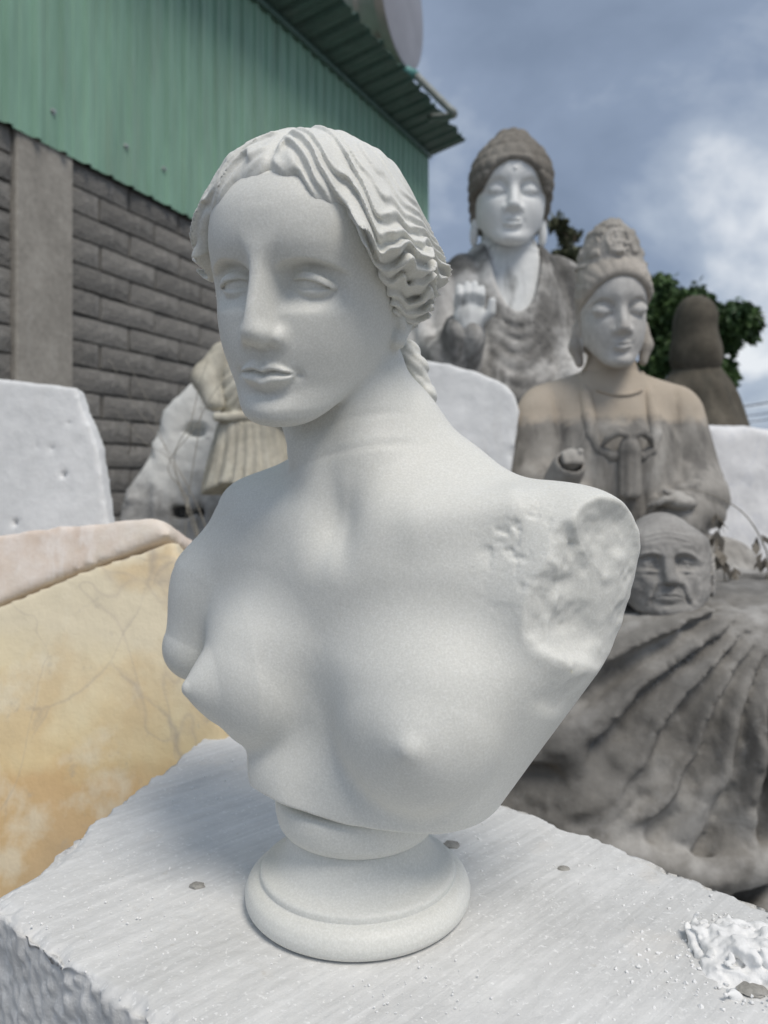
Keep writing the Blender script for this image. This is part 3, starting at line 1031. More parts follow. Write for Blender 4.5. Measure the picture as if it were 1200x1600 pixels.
    for i in range(24):
        a = a0 + (S1 - a0) * i / 24; b = a0 + (S1 - a0) * (i + 1) / 24
        vs = [bm.verts.new(wallp(q, o, top(q) + dz)) for q in (a, b) for (o, dz) in ((.052, -.045), (.075, -.045), (.075, -.006), (.052, -.006))]
        for f in ((0, 1, 5, 4), (1, 2, 6, 5), (2, 3, 7, 6), (3, 0, 4, 7)):
            bm.faces.new([vs[j] for j in f])
    bmesh.ops.recalc_face_normals(bm, faces=bm.faces)
    link_mesh('eaves_trim', bm_mesh('eaves_trim', bm), rm, root)
    return top, S1


def sweep(bm, pts, rad, seg=8, caps=True):
    """round bar along points"""
    pts = [Vector(p) for p in pts]
    rings = []
    for i, p in enumerate(pts):
        t = (pts[min(i + 1, len(pts) - 1)] - pts[max(i - 1, 0)]).normalized()
        a = t.cross(Vector((0, 0, 1)))
        if a.length < .1: a = t.cross(Vector((1, 0, 0)))
        a.normalize(); b = t.cross(a).normalized()
        r = rad[i] if isinstance(rad, (list, tuple)) else rad
        rings.append([bm.verts.new(p + (a * math.cos(2 * math.pi * k / seg) + b * math.sin(2 * math.pi * k / seg)) * r) for k in range(seg)])
    for i in range(len(rings) - 1):
        for k in range(seg):
            bm.faces.new((rings[i][k], rings[i][(k + 1) % seg], rings[i + 1][(k + 1) % seg], rings[i + 1][k]))
    if caps:
        bm.faces.new(rings[0][::-1]); bm.faces.new(rings[-1])


def curve_pts(ctrl, n=24):
    """Catmull-Rom through the control points"""
    P = [Vector(c) for c in ctrl]
    P = [P[0] * 2 - P[1]] + P + [P[-1] * 2 - P[-2]]
    out = []
    m = len(P) - 3
    for k in range(n + 1):
        u = k / n * m; i = min(int(u), m - 1); t = u - i
        a, b, c, d = P[i:i + 4]
        out.append(.5 * ((2 * b) + (c - a) * t + (2 * a - 5 * b + 4 * c - d) * t * t + (3 * b - a - 3 * c + d) * t ** 3))
    return out


def water_tank():
    # lies along the wall on the roof; its flat end looks down the yard
    st = m_plain('stainless_steel', (.50, .46, .42), .34, .92, var=.1, sc=3)
    ed = m_plain('tank_end', (.33, .33, .36), .5, .35, var=.08, sc=3)
    Y = 7.4
    c = PX(628, -5, Y)
    root = empty('water_tank', c, 'shiny steel water tank lying on its side on the shed roof', 'water tank')
    ax = WN.copy()
    q = ax.to_track_quat('Z', 'Y').to_matrix().to_4x4()
    R = .64
    bm = bmesh.new(); seg = 48
    prof = [(-1.6, R * .5), (-1.5, R * .97), (-1.45, R), (-.30, R), (-.285, R + .012), (-.265, R + .012), (-.25, R), (-.10, R), (-.085, R + .010), (-.065, R + .010), (-.05, R), (.0, R), (.006, R - .004)]
    rings = []
    for (z, r) in prof:
        rings.append([bm.verts.new((r * math.cos(2 * math.pi * k / seg), r * math.sin(2 * math.pi * k / seg), z)) for k in range(seg)])
    for i in range(len(rings) - 1):
        for k in range(seg):
            bm.faces.new((rings[i][k], rings[i][(k + 1) % seg], rings[i + 1][(k + 1) % seg], rings[i + 1][k]))
    bm.faces.new(rings[0][::-1])
    bmesh.ops.transform(bm, matrix=Matrix.Translation(c) @ q, verts=bm.verts)
    link_mesh('barrel', bm_mesh('barrel', bm, True, 40), st, root)
    bm = bmesh.new()
    rings = []
    for (z, r) in ((-.002, R - .004), (.010, R - .012), (.022, R * .9), (.035, R * .55), (.038, .02)):
        rings.append([bm.verts.new((r * math.cos(2 * math.pi * k / seg), r * math.sin(2 * math.pi * k / seg), z)) for k in range(seg)])
    for i in range(len(rings) - 1):
        for k in range(seg):
            bm.faces.new((rings[i][k], rings[i][(k + 1) % seg], rings[i + 1][(k + 1) % seg], rings[i + 1][k]))
    bm.faces.new(rings[-1])
    bmesh.ops.transform(bm, matrix=Matrix.Translation(c) @ q, verts=bm.verts)
    link_mesh('end_cap', bm_mesh('end_cap', bm, True, 40), ed, root)
    for t in (-.25, -1.2):
        bm = bmesh.new()
        p = c + ax * t
        vs = [bm.verts.new(p + ax * a + ax.cross(Vector((0, 0, 1))) * b + Vector((0, 0, z))) for z in (-R * 1.35, -R * .8) for (a, b) in ((-.03, -.40), (.03, -.40), (.03, .40), (-.03, .40))]
        for f in ((0, 1, 2, 3), (7, 6, 5, 4), (0, 4, 5, 1), (1, 5, 6, 2), (2, 6, 7, 3), (3, 7, 4, 0)):
            bm.faces.new([vs[i] for i in f])
        bmesh.ops.recalc_face_normals(bm, faces=bm.faces)
        link_mesh('cradle', bm_mesh('cradle', bm), st, root)


def drain_pipe():
    pm = m_plain('faded_grey_pipe', (.27, .29, .27), .6, var=.15)
    gm = m_plain('teal_pipe', (.12, .32, .30), .5, var=.1)
    a = PX(612, 99, 7.6); b = PX(650, 118, 7.5); c = PX(700, 168, 7.45); d = PX(709, 176, 7.45); e = PX(704, 181, 7.6); f = PX(672, 184, 8.1)
    root = empty('overflow_pipe', c, 'thin elbowed pipe hooking down from the tank past the roof edge', 'pipe')
    bm = bmesh.new(); sweep(bm, curve_pts([b, (b + c) / 2, c, d, e, f], 26), .036, 10)
    link_mesh('pipe', bm_mesh('pipe', bm, True), pm, root)
    bm = bmesh.new(); sweep(bm, [a, a.lerp(b, .5), b], .046, 12)
    link_mesh('teal_socket', bm_mesh('teal_socket', bm, True), gm, root)


# ------------------------------------------------------------------ rough stone solids
def stone_solid(name, poly, thick, mat, rough=.01, vox=.012, tilt=None, label=None, cat='stone', rk=2.5, nf=6, seed=1, root=None, extra=None):
    """poly: outline as world points lying in one plane; the solid goes `thick` back from it along the plane's normal"""
    P = [np.array(p, np.float64) - np.array([0, 0, H]) for p in poly]
    c = sum(P) / len(P)
    n = np.zeros(3)
    for i in range(len(P)):
        n += np.cross(P[i] - c, P[(i + 1) % len(P)] - c)
    n /= np.linalg.norm(n)
    if n[1] > 0: n = -n                                # faces the camera
    u = np.cross([0, 0, 1.0], n); u /= np.linalg.norm(u)
    v = np.cross(n, u)
    Q = np.array([[(p - c) @ u, (p - c) @ v] for p in P])

    def poly2(a):
        d = np.full(len(a), 1e9); s = np.ones(len(a))
        for i in range(len(Q)):
            A = Q[i]; B = Q[i - 1]
            e = B - A; w = a - A
            t = np.clip((w @ e) / (e @ e), 0, 1)
            b = w - t[:, None] * e
            d = np.minimum(d, (b * b).sum(1))
            c1 = a[:, 1] >= A[1]; c2 = a[:, 1] < B[1]; c3 = e[0] * w[:, 1] > e[1] * w[:, 0]
            fl = (c1 & c2 & c3) | (~c1 & ~c2 & ~c3)
            s[fl] *= -1
        return s * np.sqrt(d)

    def f(p):
        q = p - c
        a = np.stack([q @ u, q @ v], 1)
        w = q @ n
        w = w + rough * .8 * vnoise(p, nf * .5, seed + 3)
        d2 = poly2(a) + rough * 1.5 * fbm(p, nf, 3, seed)
        dz = np.abs(w + thick / 2) - thick / 2
        d = smax(d2, dz, rough * rk)
        d = d + rough * .35 * fbm(p, nf * 6, 2, seed + 9)
        if extra is not None: d = extra(p, d)
        return d.astype(np.float32) * .85
    lo = np.min(P, 0) - .06; hi = np.max(P, 0) + .06
    back = -n * thick
    lo = np.minimum(lo, lo + back); hi = np.maximum(hi, hi + back)
    V, F = surf(f, lo, hi, vox)
    V[:, 2] += H
    foot = (float(c[0]), float(c[1]), float(V[:, 2].min()))
    o = link_mesh(name, mesh_np(name, V - np.array(foot, np.float32), F), mat)
    o.location = foot
    tag(o, label, cat)
    return o

# ------------------------------------------------------------------ statues
def frame_at(px, py, Y, s, yaw=0, pitch=0, roll=0):
    t = PX(px, py, Y); t = (t.x, t.y, t.z - H)
    return head_frame(math.radians(yaw), math.radians(pitch), math.radians(roll), t, s)


def local_skin(name, f_local, lo, hi, vox, FR, mat, root, ref=0):
    """skin of a shape written in a statue's own frame (x its left, y forward, z up, head units)"""
    fin, fout, s = FR
    V, Q = surf(f_local, lo, hi, vox)
    if ref: V = refine(f_local, V, vox, ref)
    W = fout(V)
    W[:, 2] += H
    return link_mesh(name, mesh_np(name, W, Q[:, ::-1]), mat, root)


def efront(x, z, c, r):
    """y of the front of an ellipsoid at (x, z)"""
    k = 1 - ((x - c[0]) / r[0]) ** 2 - ((z - c[2]) / r[2]) ** 2
    return c[1] + r[1] * math.sqrt(max(k, .02))


def folds(v, sharp=.8):
    t = v - np.floor(v)
    return np.abs(np.sin(math.pi * t)) ** sharp


# ---- tall statue with snail-curl hair
def curl_statue():
    FR = frame_at(793, 393, 3.2, 2.08, 4, -7, 2)
    BF = frame_at(796, 364, 3.2, 2.02, 0, 0, 0)
    o = PX(797, 400, 3.2)
    root = empty('standing_statue', (o.x, 3.3, 0), 'tall weathered robed statue with snail curl hair, pale face and raised hand', 'statue')
    white = m_stone('pale_statue_marble', [(.3, (.60, .62, .62)), (.7, (.80, .81, .80))], 4, .2, .004, .7, streak=((.13, .13, .125), .52, .66, .75), grain=30)
    face = m_stone('pale_face_marble', [(.3, (.70, .72, .72)), (.7, (.82, .83, .82))], 4, .15, .003, .6, streak=((.35, .36, .35), .66, .80, .4), grain=30)
    dark = m_stone('weathered_robe_stone', [(.32, (.04, .04, .038)), (.48, (.19, .185, .175)), (.62, (.58, .57, .55))], 3.2, .5, .008, .9, streak=((.50, .49, .47), .54, .70, .7), grain=26)
    hairm = m_stone('brown_grey_curls', [(.3, (.13, .118, .10)), (.7, (.25, .235, .21))], 6, .4, .006, .9, grain=40)
    S = dict(lobew=.0085, closed=1, bridge=.007, wide=1.0, lobe=2.3, earz=.074, open=.38, openl=.55, lid=.0030, socket=.0085, brow=(.108, .123, .104), brow_soft=.0035, browline=.0012, nosew=1.22, mouth=.021, smile=.0012, lips=1.25, urna=1, muzzle=.002, cheek=.003, jowl=.002, eyey=.0640)

    def hair(p):
        x, y, z = p[:, 0], p[:, 1], p[:, 2]
        ax = np.abs(x)
        e = (np.sqrt((ax / .061) ** 2 + ((z - .068) / np.where(z > .068, .084, .2)) ** 2) - 1) * .065
        e = smax(e, .016 - y, .008)
        e = smin(e, z - spl(y, [-.12, -.03, -.006, .02, .09], [.035, .035, .050, .085, .10]), .008)
        d = skull(p, S) - .0085 * sst(-.003, .008, e)
        dome = ell(p, (0, -.008, .198), (.040, .044, .034))
        d = smin(d, dome, .012)
        # rows of little curls
        q = p - np.array([0, -.01, .11], np.float32)
        r = _lenv(q) + 1e-5
        lat = np.arcsin(np.clip(q[:, 2] / r, -1, 1)) * 13
        row = np.floor(lat / math.pi * 1.0)
        lon = np.arctan2(q[:, 0], q[:, 1])
        n = np.round(30 * np.cos(np.clip((row + .5) * math.pi / 13, -1.4, 1.4)))
        bump = np.abs(np.sin(lat)) * np.abs(np.sin(lon * n * .5 + row * 1.57))
        d = d - .0050 * np.sqrt(bump + .0001)
        d = smax(d, -e, .004)
        return d * .7

    def body(p):
        d = tube(p, [(0, -.02, .05), (0, -.022, -.075)], [.050, .058])
        d = smin(d, ell(p, (0, -.02, -.23), (.125, .085, .205)), .04)
        for s in (1, -1):
            d = smin(d, cone(p, (s * .03, -.03, -.06), (s * .115, -.03, -.095), .035, .035), .04)
        for k, zz in enumerate((-.012, -.030, -.047)):
            d = d + .003 * np.exp(-((p[:, 2] - zz) / .0035) ** 2)
        return d * .9

    def robe(p):
        x, y, z = p[:, 0], p[:, 1], p[:, 2]
        d = ell(p, (0, -.025, -.25), (.150, .105, .235))
        for s in (1, -1):
            d = smin(d, cone(p, (s * .045, -.035, -.060), (s * .128, -.03, -.105), .034, .045), .03)
            d = smin(d, tube(p, [(s * .140, -.025, -.120), (s * .160, .0, -.260), (s * .13, .06, -.330)], [.046, .052, .055]), .02)
        # skirt to the floor
        d = smin(d, cone(p, (0, -.03, -.38), (0, -.05, -.92), .135, .170), .05)
        # sleeve of the raised hand
        d = smin(d, tube(p, [(-.15, .02, -.25), (-.125, .09, -.275), (-.105, .125, -.230)], [.05, .045, .036]), .02)
        # concentric swags under the opening, straight folds over the arms
        rr = np.sqrt(((x - .006) / .052) ** 2 + ((z + .03) / .146) ** 2) * .14
        inner = np.exp(-((x - .02) / .070) ** 4) * sst(-.13, -.17, z)
        w = .012 * vnoise(p, 12, 2)
        d = d - .007 * folds((rr + w) * 34) * inner - .009 * folds((x * 22 + z * 3 + w * 25)) * (1 - inner)
        # opening on the chest
        op = np.maximum(np.sqrt(((x - .006) / .052) ** 2 + ((z + .03) / .146) ** 2) - 1, -1) * .056
        op = smax(op, .0 - y, .01)
        d = d - .004 * np.exp(-((op - .004) / .005) ** 2) * sst(-.01, .01, y)
        d = smax(d, -op, .006)
        # thick rolled edge of the opening
        return d * .75
    local_skin('chest', body, (-.16, -.13, -.40), (.16, .12, .05), .005, BF, white, root)
    hd = lambda p: head_sdf(p, S) * .9
    local_skin('head', hd, (-.09, -.11, -.02), (.09, .125, .215), .0026, FR, face, root)
    local_skin('hair', hair, (-.10, -.13, .03), (.10, .11, .265), .0028, FR, hairm, root)
    local_skin('robe', robe, (-.26, -.24, -1.13), (.26, .22, .0), .0065, BF, dark, root)

    def hand(p):
        # back of a half closed hand, thumb to the inner side
        d = ell(p, (-.098, .150, -.145), (.030, .016, .030))
        for i, (fx, fl) in enumerate(((-.120, .030), (-.106, .036), (-.092, .036), (-.079, .028))):
            a = (fx, .152, -.125)
            b = (fx + .001, .164, -.125 + fl * .55)
            c = (fx + .002, .160, -.125 + fl)
            e = np.minimum(cone(p, a, b, .0085, .0078), cone(p, b, c, .0078, .0065))
            d = smin(d, e, .003)
        th = np.minimum(cone(p, (-.078, .150, -.155), (-.060, .160, -.140), .010, .009), cone(p, (-.060, .160, -.140), (-.058, .163, -.120), .009, .007))
        d = smin(d, th, .005)
        return smin(d, cone(p, (-.100, .140, -.165), (-.104, .120, -.20), .024, .026), .008)
    hand0 = hand
    hand = lambda p: hand0(p + np.array([0, 0, .055], np.float32))
    local_skin('hand', hand, (-.16, .08, -.30), (-.02, .20, -.06), .003, BF, white, root)
    # stone base
    bm = bmesh.new()
    bmesh.ops.create_cone(bm, cap_ends=True, segments=32, radius1=.50, radius2=.44, depth=.46, matrix=Matrix.Translation((o.x, 3.3, .23)))
    link_mesh('base', bm_mesh('base', bm, True, 40), dark, root)


# ---- seated statue with the crown
def crown_statue():
    s0 = 1.62
    FR = frame_at(955, 575, 2.4, s0 * 1.03, 4, -8, -1.5)
    BF = frame_at(960, 563, 2.4, s0, -2, 0, 0)
    o = PX(962, 571, 2.4)
    root = empty('seated_statue', (o.x, 2.5, 0), 'seated statue in a tall carved crown, tan shoulders above grey folds and a bead necklace', 'statue')
    t = NT('tan_over_grey_stone')
    c = t.ramp(t.noise(5, 6, .6), [(.3, (.17, .16, .145)), (.52, (.32, .305, .28)), (.68, (.52, .505, .475))])
    sv = t.mapping(scale=(9, 9, 1.3))
    c = t.mix(t.math('MULTIPLY', t.ramp(t.noise(1.7, 6, .62, sv), [(.50, 0.0), (.64, 1.0)]), .65), c, (.09, .087, .082))
    z = t.sep()['Z']
    zz = t.math('ADD', z, t.math('MULTIPLY', t.noise(16, 5, .7), .09))
    zline = (PX(0, 660, 2.4).z)
    msk = t.ramp(t.math('MULTIPLY_ADD', zz, 17.0, -17.0 * (zline + .045) + .5), [(.3, 0.0), (.8, 1.0)])
    tan = t.ramp(t.noise(4, 5), [(.3, (.42, .355, .275)), (.7, (.54, .47, .385))])
    c = t.mix(t.math('MULTIPLY', msk, .88), c, tan)
    stone = t.done(c, .85, t.bump(t.noise(40, 4, .7), .35, .006))
    pale = m_stone('pale_grey_statue_face', [(.3, (.42, .41, .39)), (.7, (.56, .55, .53))], 5, .2, .004, .75, streak=((.40, .35, .30), .58, .74, .5), grain=36)
    crm = m_stone('carved_crown_stone', [(.3, (.25, .235, .21)), (.7, (.46, .435, .40))], 8, .4, .006, .85, streak=((.22, .22, .19), .6, .72, .5), grain=40)
    S = dict(lobew=.0075, closed=1, bridge=.006, wide=.83, lobe=1.9, earz=.078, open=.34, openl=.50, lid=.0028, socket=.0080, brow=(.108, .122, .105), brow_soft=.004, browline=.0008, nosew=1.1, mouth=.0190, smile=.001, lips=1.25, muzzle=.001, cheek=.002, jowl=.003, eyey=.0635)

    def hair(p):
        x, y, z = p[:, 0], p[:, 1], p[:, 2]
        ax = np.abs(x)
        e = (np.sqrt((ax / .061) ** 2 + ((z - .080) / np.where(z > .08, .078, .2)) ** 2) - 1) * .060
        e = smax(e, .010 - y, .008)
        e = smin(e, z - spl(y, [-.12, -.03, .0, .03, .09], [.015, .020, .050, .075, .10]), .008)
        roll = np.exp(-((e - .012) / .012) ** 2) * sst(-.02, .02, y)
        d = skull(p, S) - .003 * sst(-.003, .008, e) - .0065 * roll * sst(.10, .14, z)
        d = d - .0030 * folds(np.arctan2(x, z - .09) * 5.2 + vnoise(p, 30, 4) * .4) * sst(.0, .02, e)
        d = smax(d, -e, .004)
        for s in (1, -1):
            lock = tube(p, [(s * .060, -.012, .075), (s * .064, -.006, .040), (s * .058, .0, .010)], [.010, .012, .008], .01)
            d = smin(d, lock, .006)
        return d * .7

    def crown(p):
        x, y, z = p[:, 0], p[:, 1], p[:, 2]
        q = p.copy()
        d = ell(p, (0, -.012, .158), (.0585, .080, .108))
        cut = .172 + .010 * (np.abs(x) / .07) ** 2 - z
        a = np.arctan2(x, y + .012)
        # carved relief: scalloped band, medallion, scrolls
        rel = .0035 * folds(a * 5.5) * np.exp(-((z - .186) / .008) ** 2)
        rel = rel + .0042 * sst(.0, .35, vnoise(p, 78, 4)) * sst(.194, .200, z) + .0025 * folds(a * 7 + z * 25) * sst(.196, .204, z)
        med = np.sqrt((x / .020) ** 2 + ((z - .222) / .020) ** 2)
        rel = rel + .005 * np.exp(-((med - 1) / .22) ** 2) * sst(0, .02, y) + .004 * np.exp(-(x / .014) ** 2 - ((z - .222) / .004) ** 2) * sst(0, .02, y)
        d = d - rel
        d = smax(d, cut, .004)
        rim = np.abs(z - (.176 + .010 * (np.abs(x) / .07) ** 2))
        band = smax(d - .0045, rim - .004, .003)
        return np.minimum(d, band) * .8

    c0, r0 = (0, -.025, -.225), (.140, .100, .200)

    def under(p):
        d = tube(p, [(0, -.02, .05), (0, -.022, -.070)], [.041, .052])
        d = smin(d, ell(p, (0, -.025, -.20), (.120, .085, .175)), .035)
        for s in (1, -1):
            d = smin(d, cone(p, (s * .02, -.03, -.05), (s * .12, -.03, -.085), .03, .03), .04)
        d = d + .002 * np.exp(-((p[:, 2] + .020) / .003) ** 2)
        d = d - .004 * sst(-.122, -.128, p[:, 2])
        return d * .9

    def robe(p):
        x, y, z = p[:, 0], p[:, 1], p[:, 2]
        ax = np.abs(x)
        q = p.copy(); q[:, 0] = ax
        d = ell(p, c0, r0)
        d = smin(d, cone(q, (.045, -.035, -.050), (.128, -.03, -.085), .032, .042), .035)
        d = smin(d, tube(q, [(.140, -.025, -.105), (.152, .0, -.215), (.138, .05, -.270), (.076, .095, -.300)], [.044, .050, .052, .045]), .018)
        # crossed legs and the seat
        d = smin(d, ell(p, (0, .02, -.42), (.235, .165, .085)), .04)
        d = smin(d, tube(q, [(.18, .06, -.40), (.05, .15, -.42)], [.06, .05]), .03)
        w = vnoise(p, 14, 6)
        sl = sst(.105, .135, ax)
        v = (z * 20 + ax * 8 + w * .5)
        d = d - .007 * folds(v) * sl * sst(-.20, -.24, z) - .004 * folds(ax * 34 + w * .6) * (1 - sl) * sst(-.10, -.18, z)
        d = d + .006 * np.exp(-((ax - .112 - (z + .12) * .08) / .006) ** 2) * sst(-.25, -.10, z) * sst(-.02, .02, y)
        op = np.maximum(np.sqrt((ax / .054) ** 2 + ((z + .05) / .142) ** 4) - 1, -1) * .054
        op = smax(op, -y, .01)
        return smax(d, -op, .006) * .75

    def bands(p):
        q = p.copy(); q[:, 0] = np.abs(p[:, 0])
        e = lambda x, z, k=.004: (x, efront(x, z, c0, r0) + k, z)
        d = tube(q, [(.056, -.020, -.030), e(.060, -.070, -.006), e(.062, -.110, -.006), e(.060, -.145, -.005), e(.048, -.174, -.003), e(.026, -.186, .0), e(.008, -.180, .008)], [.013, .013, .0125, .012, .010, .0085, .008], .004)
        return d * .9

    def knot(p):
        q = p.copy(); q[:, 0] = np.abs(p[:, 0])
        d = ell(p, (0, .082, -.166), (.018, .016, .018))
        sash = boxd(p, (0, .083, -.215), (.017, .010, .045), .006) - .003 * folds(p[:, 0] * 70)
        d = smin(d, sash, .008)
        lp = tube(q, [(.006, .090, -.147), (.022, .088, -.142), (.038, .080, -.152), (.046, .072, -.166)], [.006, .0075, .007, .004])
        return smin(d, lp, .005) * .9
    local_skin('head', lambda p: head_sdf(p, S) * .9, (-.085, -.11, -.02), (.085, .125, .20), .0028, FR, pale, root)
    local_skin('hair', hair, (-.095, -.13, -.02), (.095, .125, .215), .0032, FR, stone_alias('tan_hair_stone', (.40, .37, .33)), root)
    local_skin('crown', crown, (-.09, -.12, .150), (.09, .10, .285), .0028, FR, crm, root)
    local_skin('chest', under, (-.16, -.13, -.38), (.16, .09, .05), .005, BF, stone, root)
    local_skin('robe', robe, (-.27, -.22, -.52), (.27, .22, .0), .0055, BF, stone, root)
    local_skin('robe_border', bands, (-.09, -.02, -.21), (.09, .12, -.005), .0035, BF, stone, root)
    local_skin('sash_knot', knot, (-.06, .04, -.28), (.06, .12, -.13), .0035, BF, stone, root)
    # necklace of beads
    fin, fout, ss = BF
    bm = bmesh.new()
    for i in range(23):
        u = (i - 11) / 11
        x = .041 * u; z = -.060 - .010 * (1 - u * u)
        y = .10
        for _ in range(40):
            y -= float(under(np.array([[x, y, z]], np.float32))[0]) * .9
        y += .0015
        P = fout([[x, y, z]])[0]
        bmesh.ops.create_icosphere(bm, subdivisions=1, radius=.0042 * ss, matrix=Matrix.Translation((P[0], P[1], P[2] + H)))
    link_mesh('necklace', bm_mesh('necklace', bm, True), stone, root)
    # right hand in its cuff, left hand resting on the lap
    def cuff(p):
        d = cone(p, (-.130, .060, -.255), (-.118, .105, -.205), .034, .030)
        d = smax(d, -cone(p, (-.120, .100, -.210), (-.112, .15, -.170), .020, .024), .004)
        return d

    def fist(p):
        d = ell(p, (-.116, .112, -.192), (.019, .019, .020))
        for i in range(4):
            xx = -.130 + i * .0092
            f = cone(p, (xx, .120, -.182 - .001 * i), (xx + .001, .130, -.197), .0062, .0056)
            d = smin(d, f, .002)
        return smin(d, cone(p, (-.098, .108, -.190), (-.102, .124, -.178), .007, .006), .003)

    def rest(p):
        d = ell(p, (.072, .130, -.268), (.030, .026, .014))
        for i in range(4):
            zz = -.262 - .008 * i * .3
            x0 = .060 - .002 * i; yy = .145 - .010 * i
            f = np.minimum(cone(p, (x0, yy, zz), (x0 - .022, yy + .004, zz + .001), .0065, .0060), cone(p, (x0 - .022, yy + .004, zz + .001), (x0 - .036 + .003 * abs(i - 1.5), yy + .002, zz - .006), .0060, .0050))
            d = smin(d, f, .0018)
        return smin(d, cone(p, (.078, .120, -.256), (.050, .122, -.248), .008, .006), .004)
    local_skin('cuff', cuff, (-.19, .02, -.31), (-.07, .15, -.15), .0035, BF, stone, root)
    local_skin('hand', fist, (-.15, .08, -.22), (-.08, .15, -.16), .0028, BF, stone, root)
    local_skin('hand', rest, (.01, .08, -.30), (.12, .18, -.22), .0028, BF, stone, root)
    bm = bmesh.new()
    zt = o.z - .49 * s0
    m4 = Matrix.Translation((o.x, 2.42, zt / 2))
    bmesh.ops.create_cube(bm, size=1, matrix=m4 @ Matrix.Diagonal((.86, .62, zt + .04, 1)))
    bmesh.ops.bevel(bm, geom=list(bm.edges), offset=.03, segments=2, affect='EDGES')
    link_mesh('base', bm_mesh('base', bm), stone, root)


def stone_alias(name, col):
    return m_stone(name, [(.3, tuple(c * .8 for c in col)), (.7, tuple(min(1, c * 1.2) for c in col))], 6, .35, .005, .85, streak=((.15, .15, .14), .6, .75, .5), grain=40)


# ---- old man's head rising out of a huge carved cloak
def old_man():
    FR = frame_at(1038, 972, 1.64, 1.13, 12, 13, -1)
    c0 = PX(1035, 972, 1.72)
    root = empty('old_man_statue', (c0.x, 1.9, 0), 'grey statue of a bald wrinkled old man wrapped in a huge cloak of radiating folds', 'statue')
    skin = m_stone('grey_face_stone', [(.3, (.20, .195, .185)), (.55, (.30, .29, .275)), (.72, (.38, .37, .35))], 9, .35, .004, .85, streak=((.12, .12, .115), .60, .76, .5), grain=60)
    t = NT('grey_brown_cloak_stone')
    c = t.ramp(t.noise(6, 6, .65), [(.30, (.12, .115, .105)), (.50, (.24, .23, .212)), (.70, (.46, .45, .43))])
    c = t.mix(t.math('MULTIPLY', t.ramp(t.noise(16, 5, .7), [(.58, 0.0), (.70, 1.0)]), .45), c, (.40, .395, .385))
    c = t.mix(t.math('MULTIPLY', t.ramp(t.noise(2.3, 5, .6), [(.48, 0.0), (.62, 1.0)]), .5), c, (.11, .11, .107))
    cloak = t.done(c, .82, t.bump(t.noise(45, 4, .7), .4, .006))
    S = dict(wide=1.24, earout=.004, old=1.25, open=.62, openl=.7, lid=.0032, socket=.0105, brow=(.110, .117, .106), brow_soft=.004, nose=1.0, nosew=1.35, mouth=.027, lips=.55, smile=-.003, jowl=.006, cheek=.004, chin=.003, muzzle=.005, earz=.086, earw=1.5, earh=1.05, lobe=1.2, ex=.0300, eyey=.0625)

    def head(p):
        d = head_sdf(p, S)
        nk = tube(p, [(0, -.02, .03), (0, -.045, -.10)], [.052, .064])
        d = d - .0022 * fbm(p, 55, 3, 9) * sst(.15, .13, p[:, 2])
        return smin(d, nk, .012) * .9
    local_skin('head', head, (-.10, -.13, -.12), (.10, .13, .215), .0020, FR, skin, root)

    hub = np.array([PX(1250, 925, 1.55).x, PX(0, 925, 1.55).z - H])

    def cl(p):
        x, y, z = p[:, 0], p[:, 1], p[:, 2]
        # broad wedge of cloth: hangs from a ridge just under the chin
        top = spl(x, [.10, .30, .45, .52, .58, .66, .80, 1.0, 1.2], [-.44, -.38, -.322, -.318, -.314, -.298, -.280, -.285, -.30])
        d = boxd(p, (.66, 1.90, -.72), (.44, .36, .50), .16)
        d = smin(d, ell(p, (.52, 1.62, -.66), (.26, .12, .20)), .08)
        d = smin(d, ell(p, (.74, 1.66, -.50), (.24, .14, .22)), .08)
        d = smax(d, z - top, .03)
        d = smin(d, ell(p, (.470, 1.76, -.385), (.11, .10, .075)), .05)
        d = smin(d, ell(p, (.745, 1.80, -.360), (.11, .10, .080)), .05)
        dx = x - hub[0]; dz = z - hub[1]
        r = np.sqrt(dx * dx + dz * dz) + 1e-4
        th = np.arctan2(-dz, -dx)                      # 0 to the left, pi/2 straight down
        w = vnoise(p, 7, 2) * .10 + vnoise(p, 17, 4) * .035
        v = th * 5.6 + w * 2.6 + .4 * np.sin(r * 9)
        tt = v - np.floor(v)
        ridge = np.where(tt < .62, tt / .62, (1 - tt) / .38)
        ridge = ridge * ridge * (3 - 2 * ridge)
        amp = .036 * sst(.05, .30, r) * sst(1.0, .62, r) * sst(-.1, .25, th)
        d = d - amp * ridge - .011 * folds(v * 2.3 + w * 4) * sst(.1, .3, r)
        # V fold low on the left
        for (a, b, ra, rb) in (((.335, 1.53, -.48), (.405, 1.49, -.655), .020, .030), ((.405, 1.49, -.655), (.520, 1.50, -.56), .030, .014)):
            d = smin(d, cone(p, a, b, ra, rb), .045)
        # swags along the hem
        d = smin(d, tube(p, [(.26, 1.56, -.70), (.36, 1.49, -.705), (.47, 1.46, -.735), (.60, 1.45, -.765), (.74, 1.48, -.745), (.86, 1.52, -.69)], [.040, .034, .038, .036, .030, .026]), .035)
        d = smin(d, tube(p, [(.24, 1.55, -.79), (.38, 1.47, -.80), (.54, 1.44, -.845), (.70, 1.45, -.87), (.88, 1.50, -.85)], [.045, .036, .044, .040, .034]), .035)
        d = d + .010 * fbm(p, 11, 3, 12) + .003 * fbm(p, 45, 2, 3)
        return d * .7
    V, Q = surf(cl, (.14, 1.36, -1.20), (1.24, 2.30, -.22), .0085)
    W = V.copy(); W[:, 2] += H
    link_mesh('cloak', mesh_np('cloak', W, Q), cloak, root)

    def rock(p):
        d = boxd(p, (.68, 1.92, -1.2), (.50, .42, .26), .06)
        return (d + .03 * fbm(p, 4, 4, 8)) * .8
    V, Q = surf(rock, (.08, 1.36, -1.42), (1.30, 2.46, -.86), .02)
    V[:, 2] += H
    link_mesh('rock_base', mesh_np('rock_base', V, Q), cloak, root)


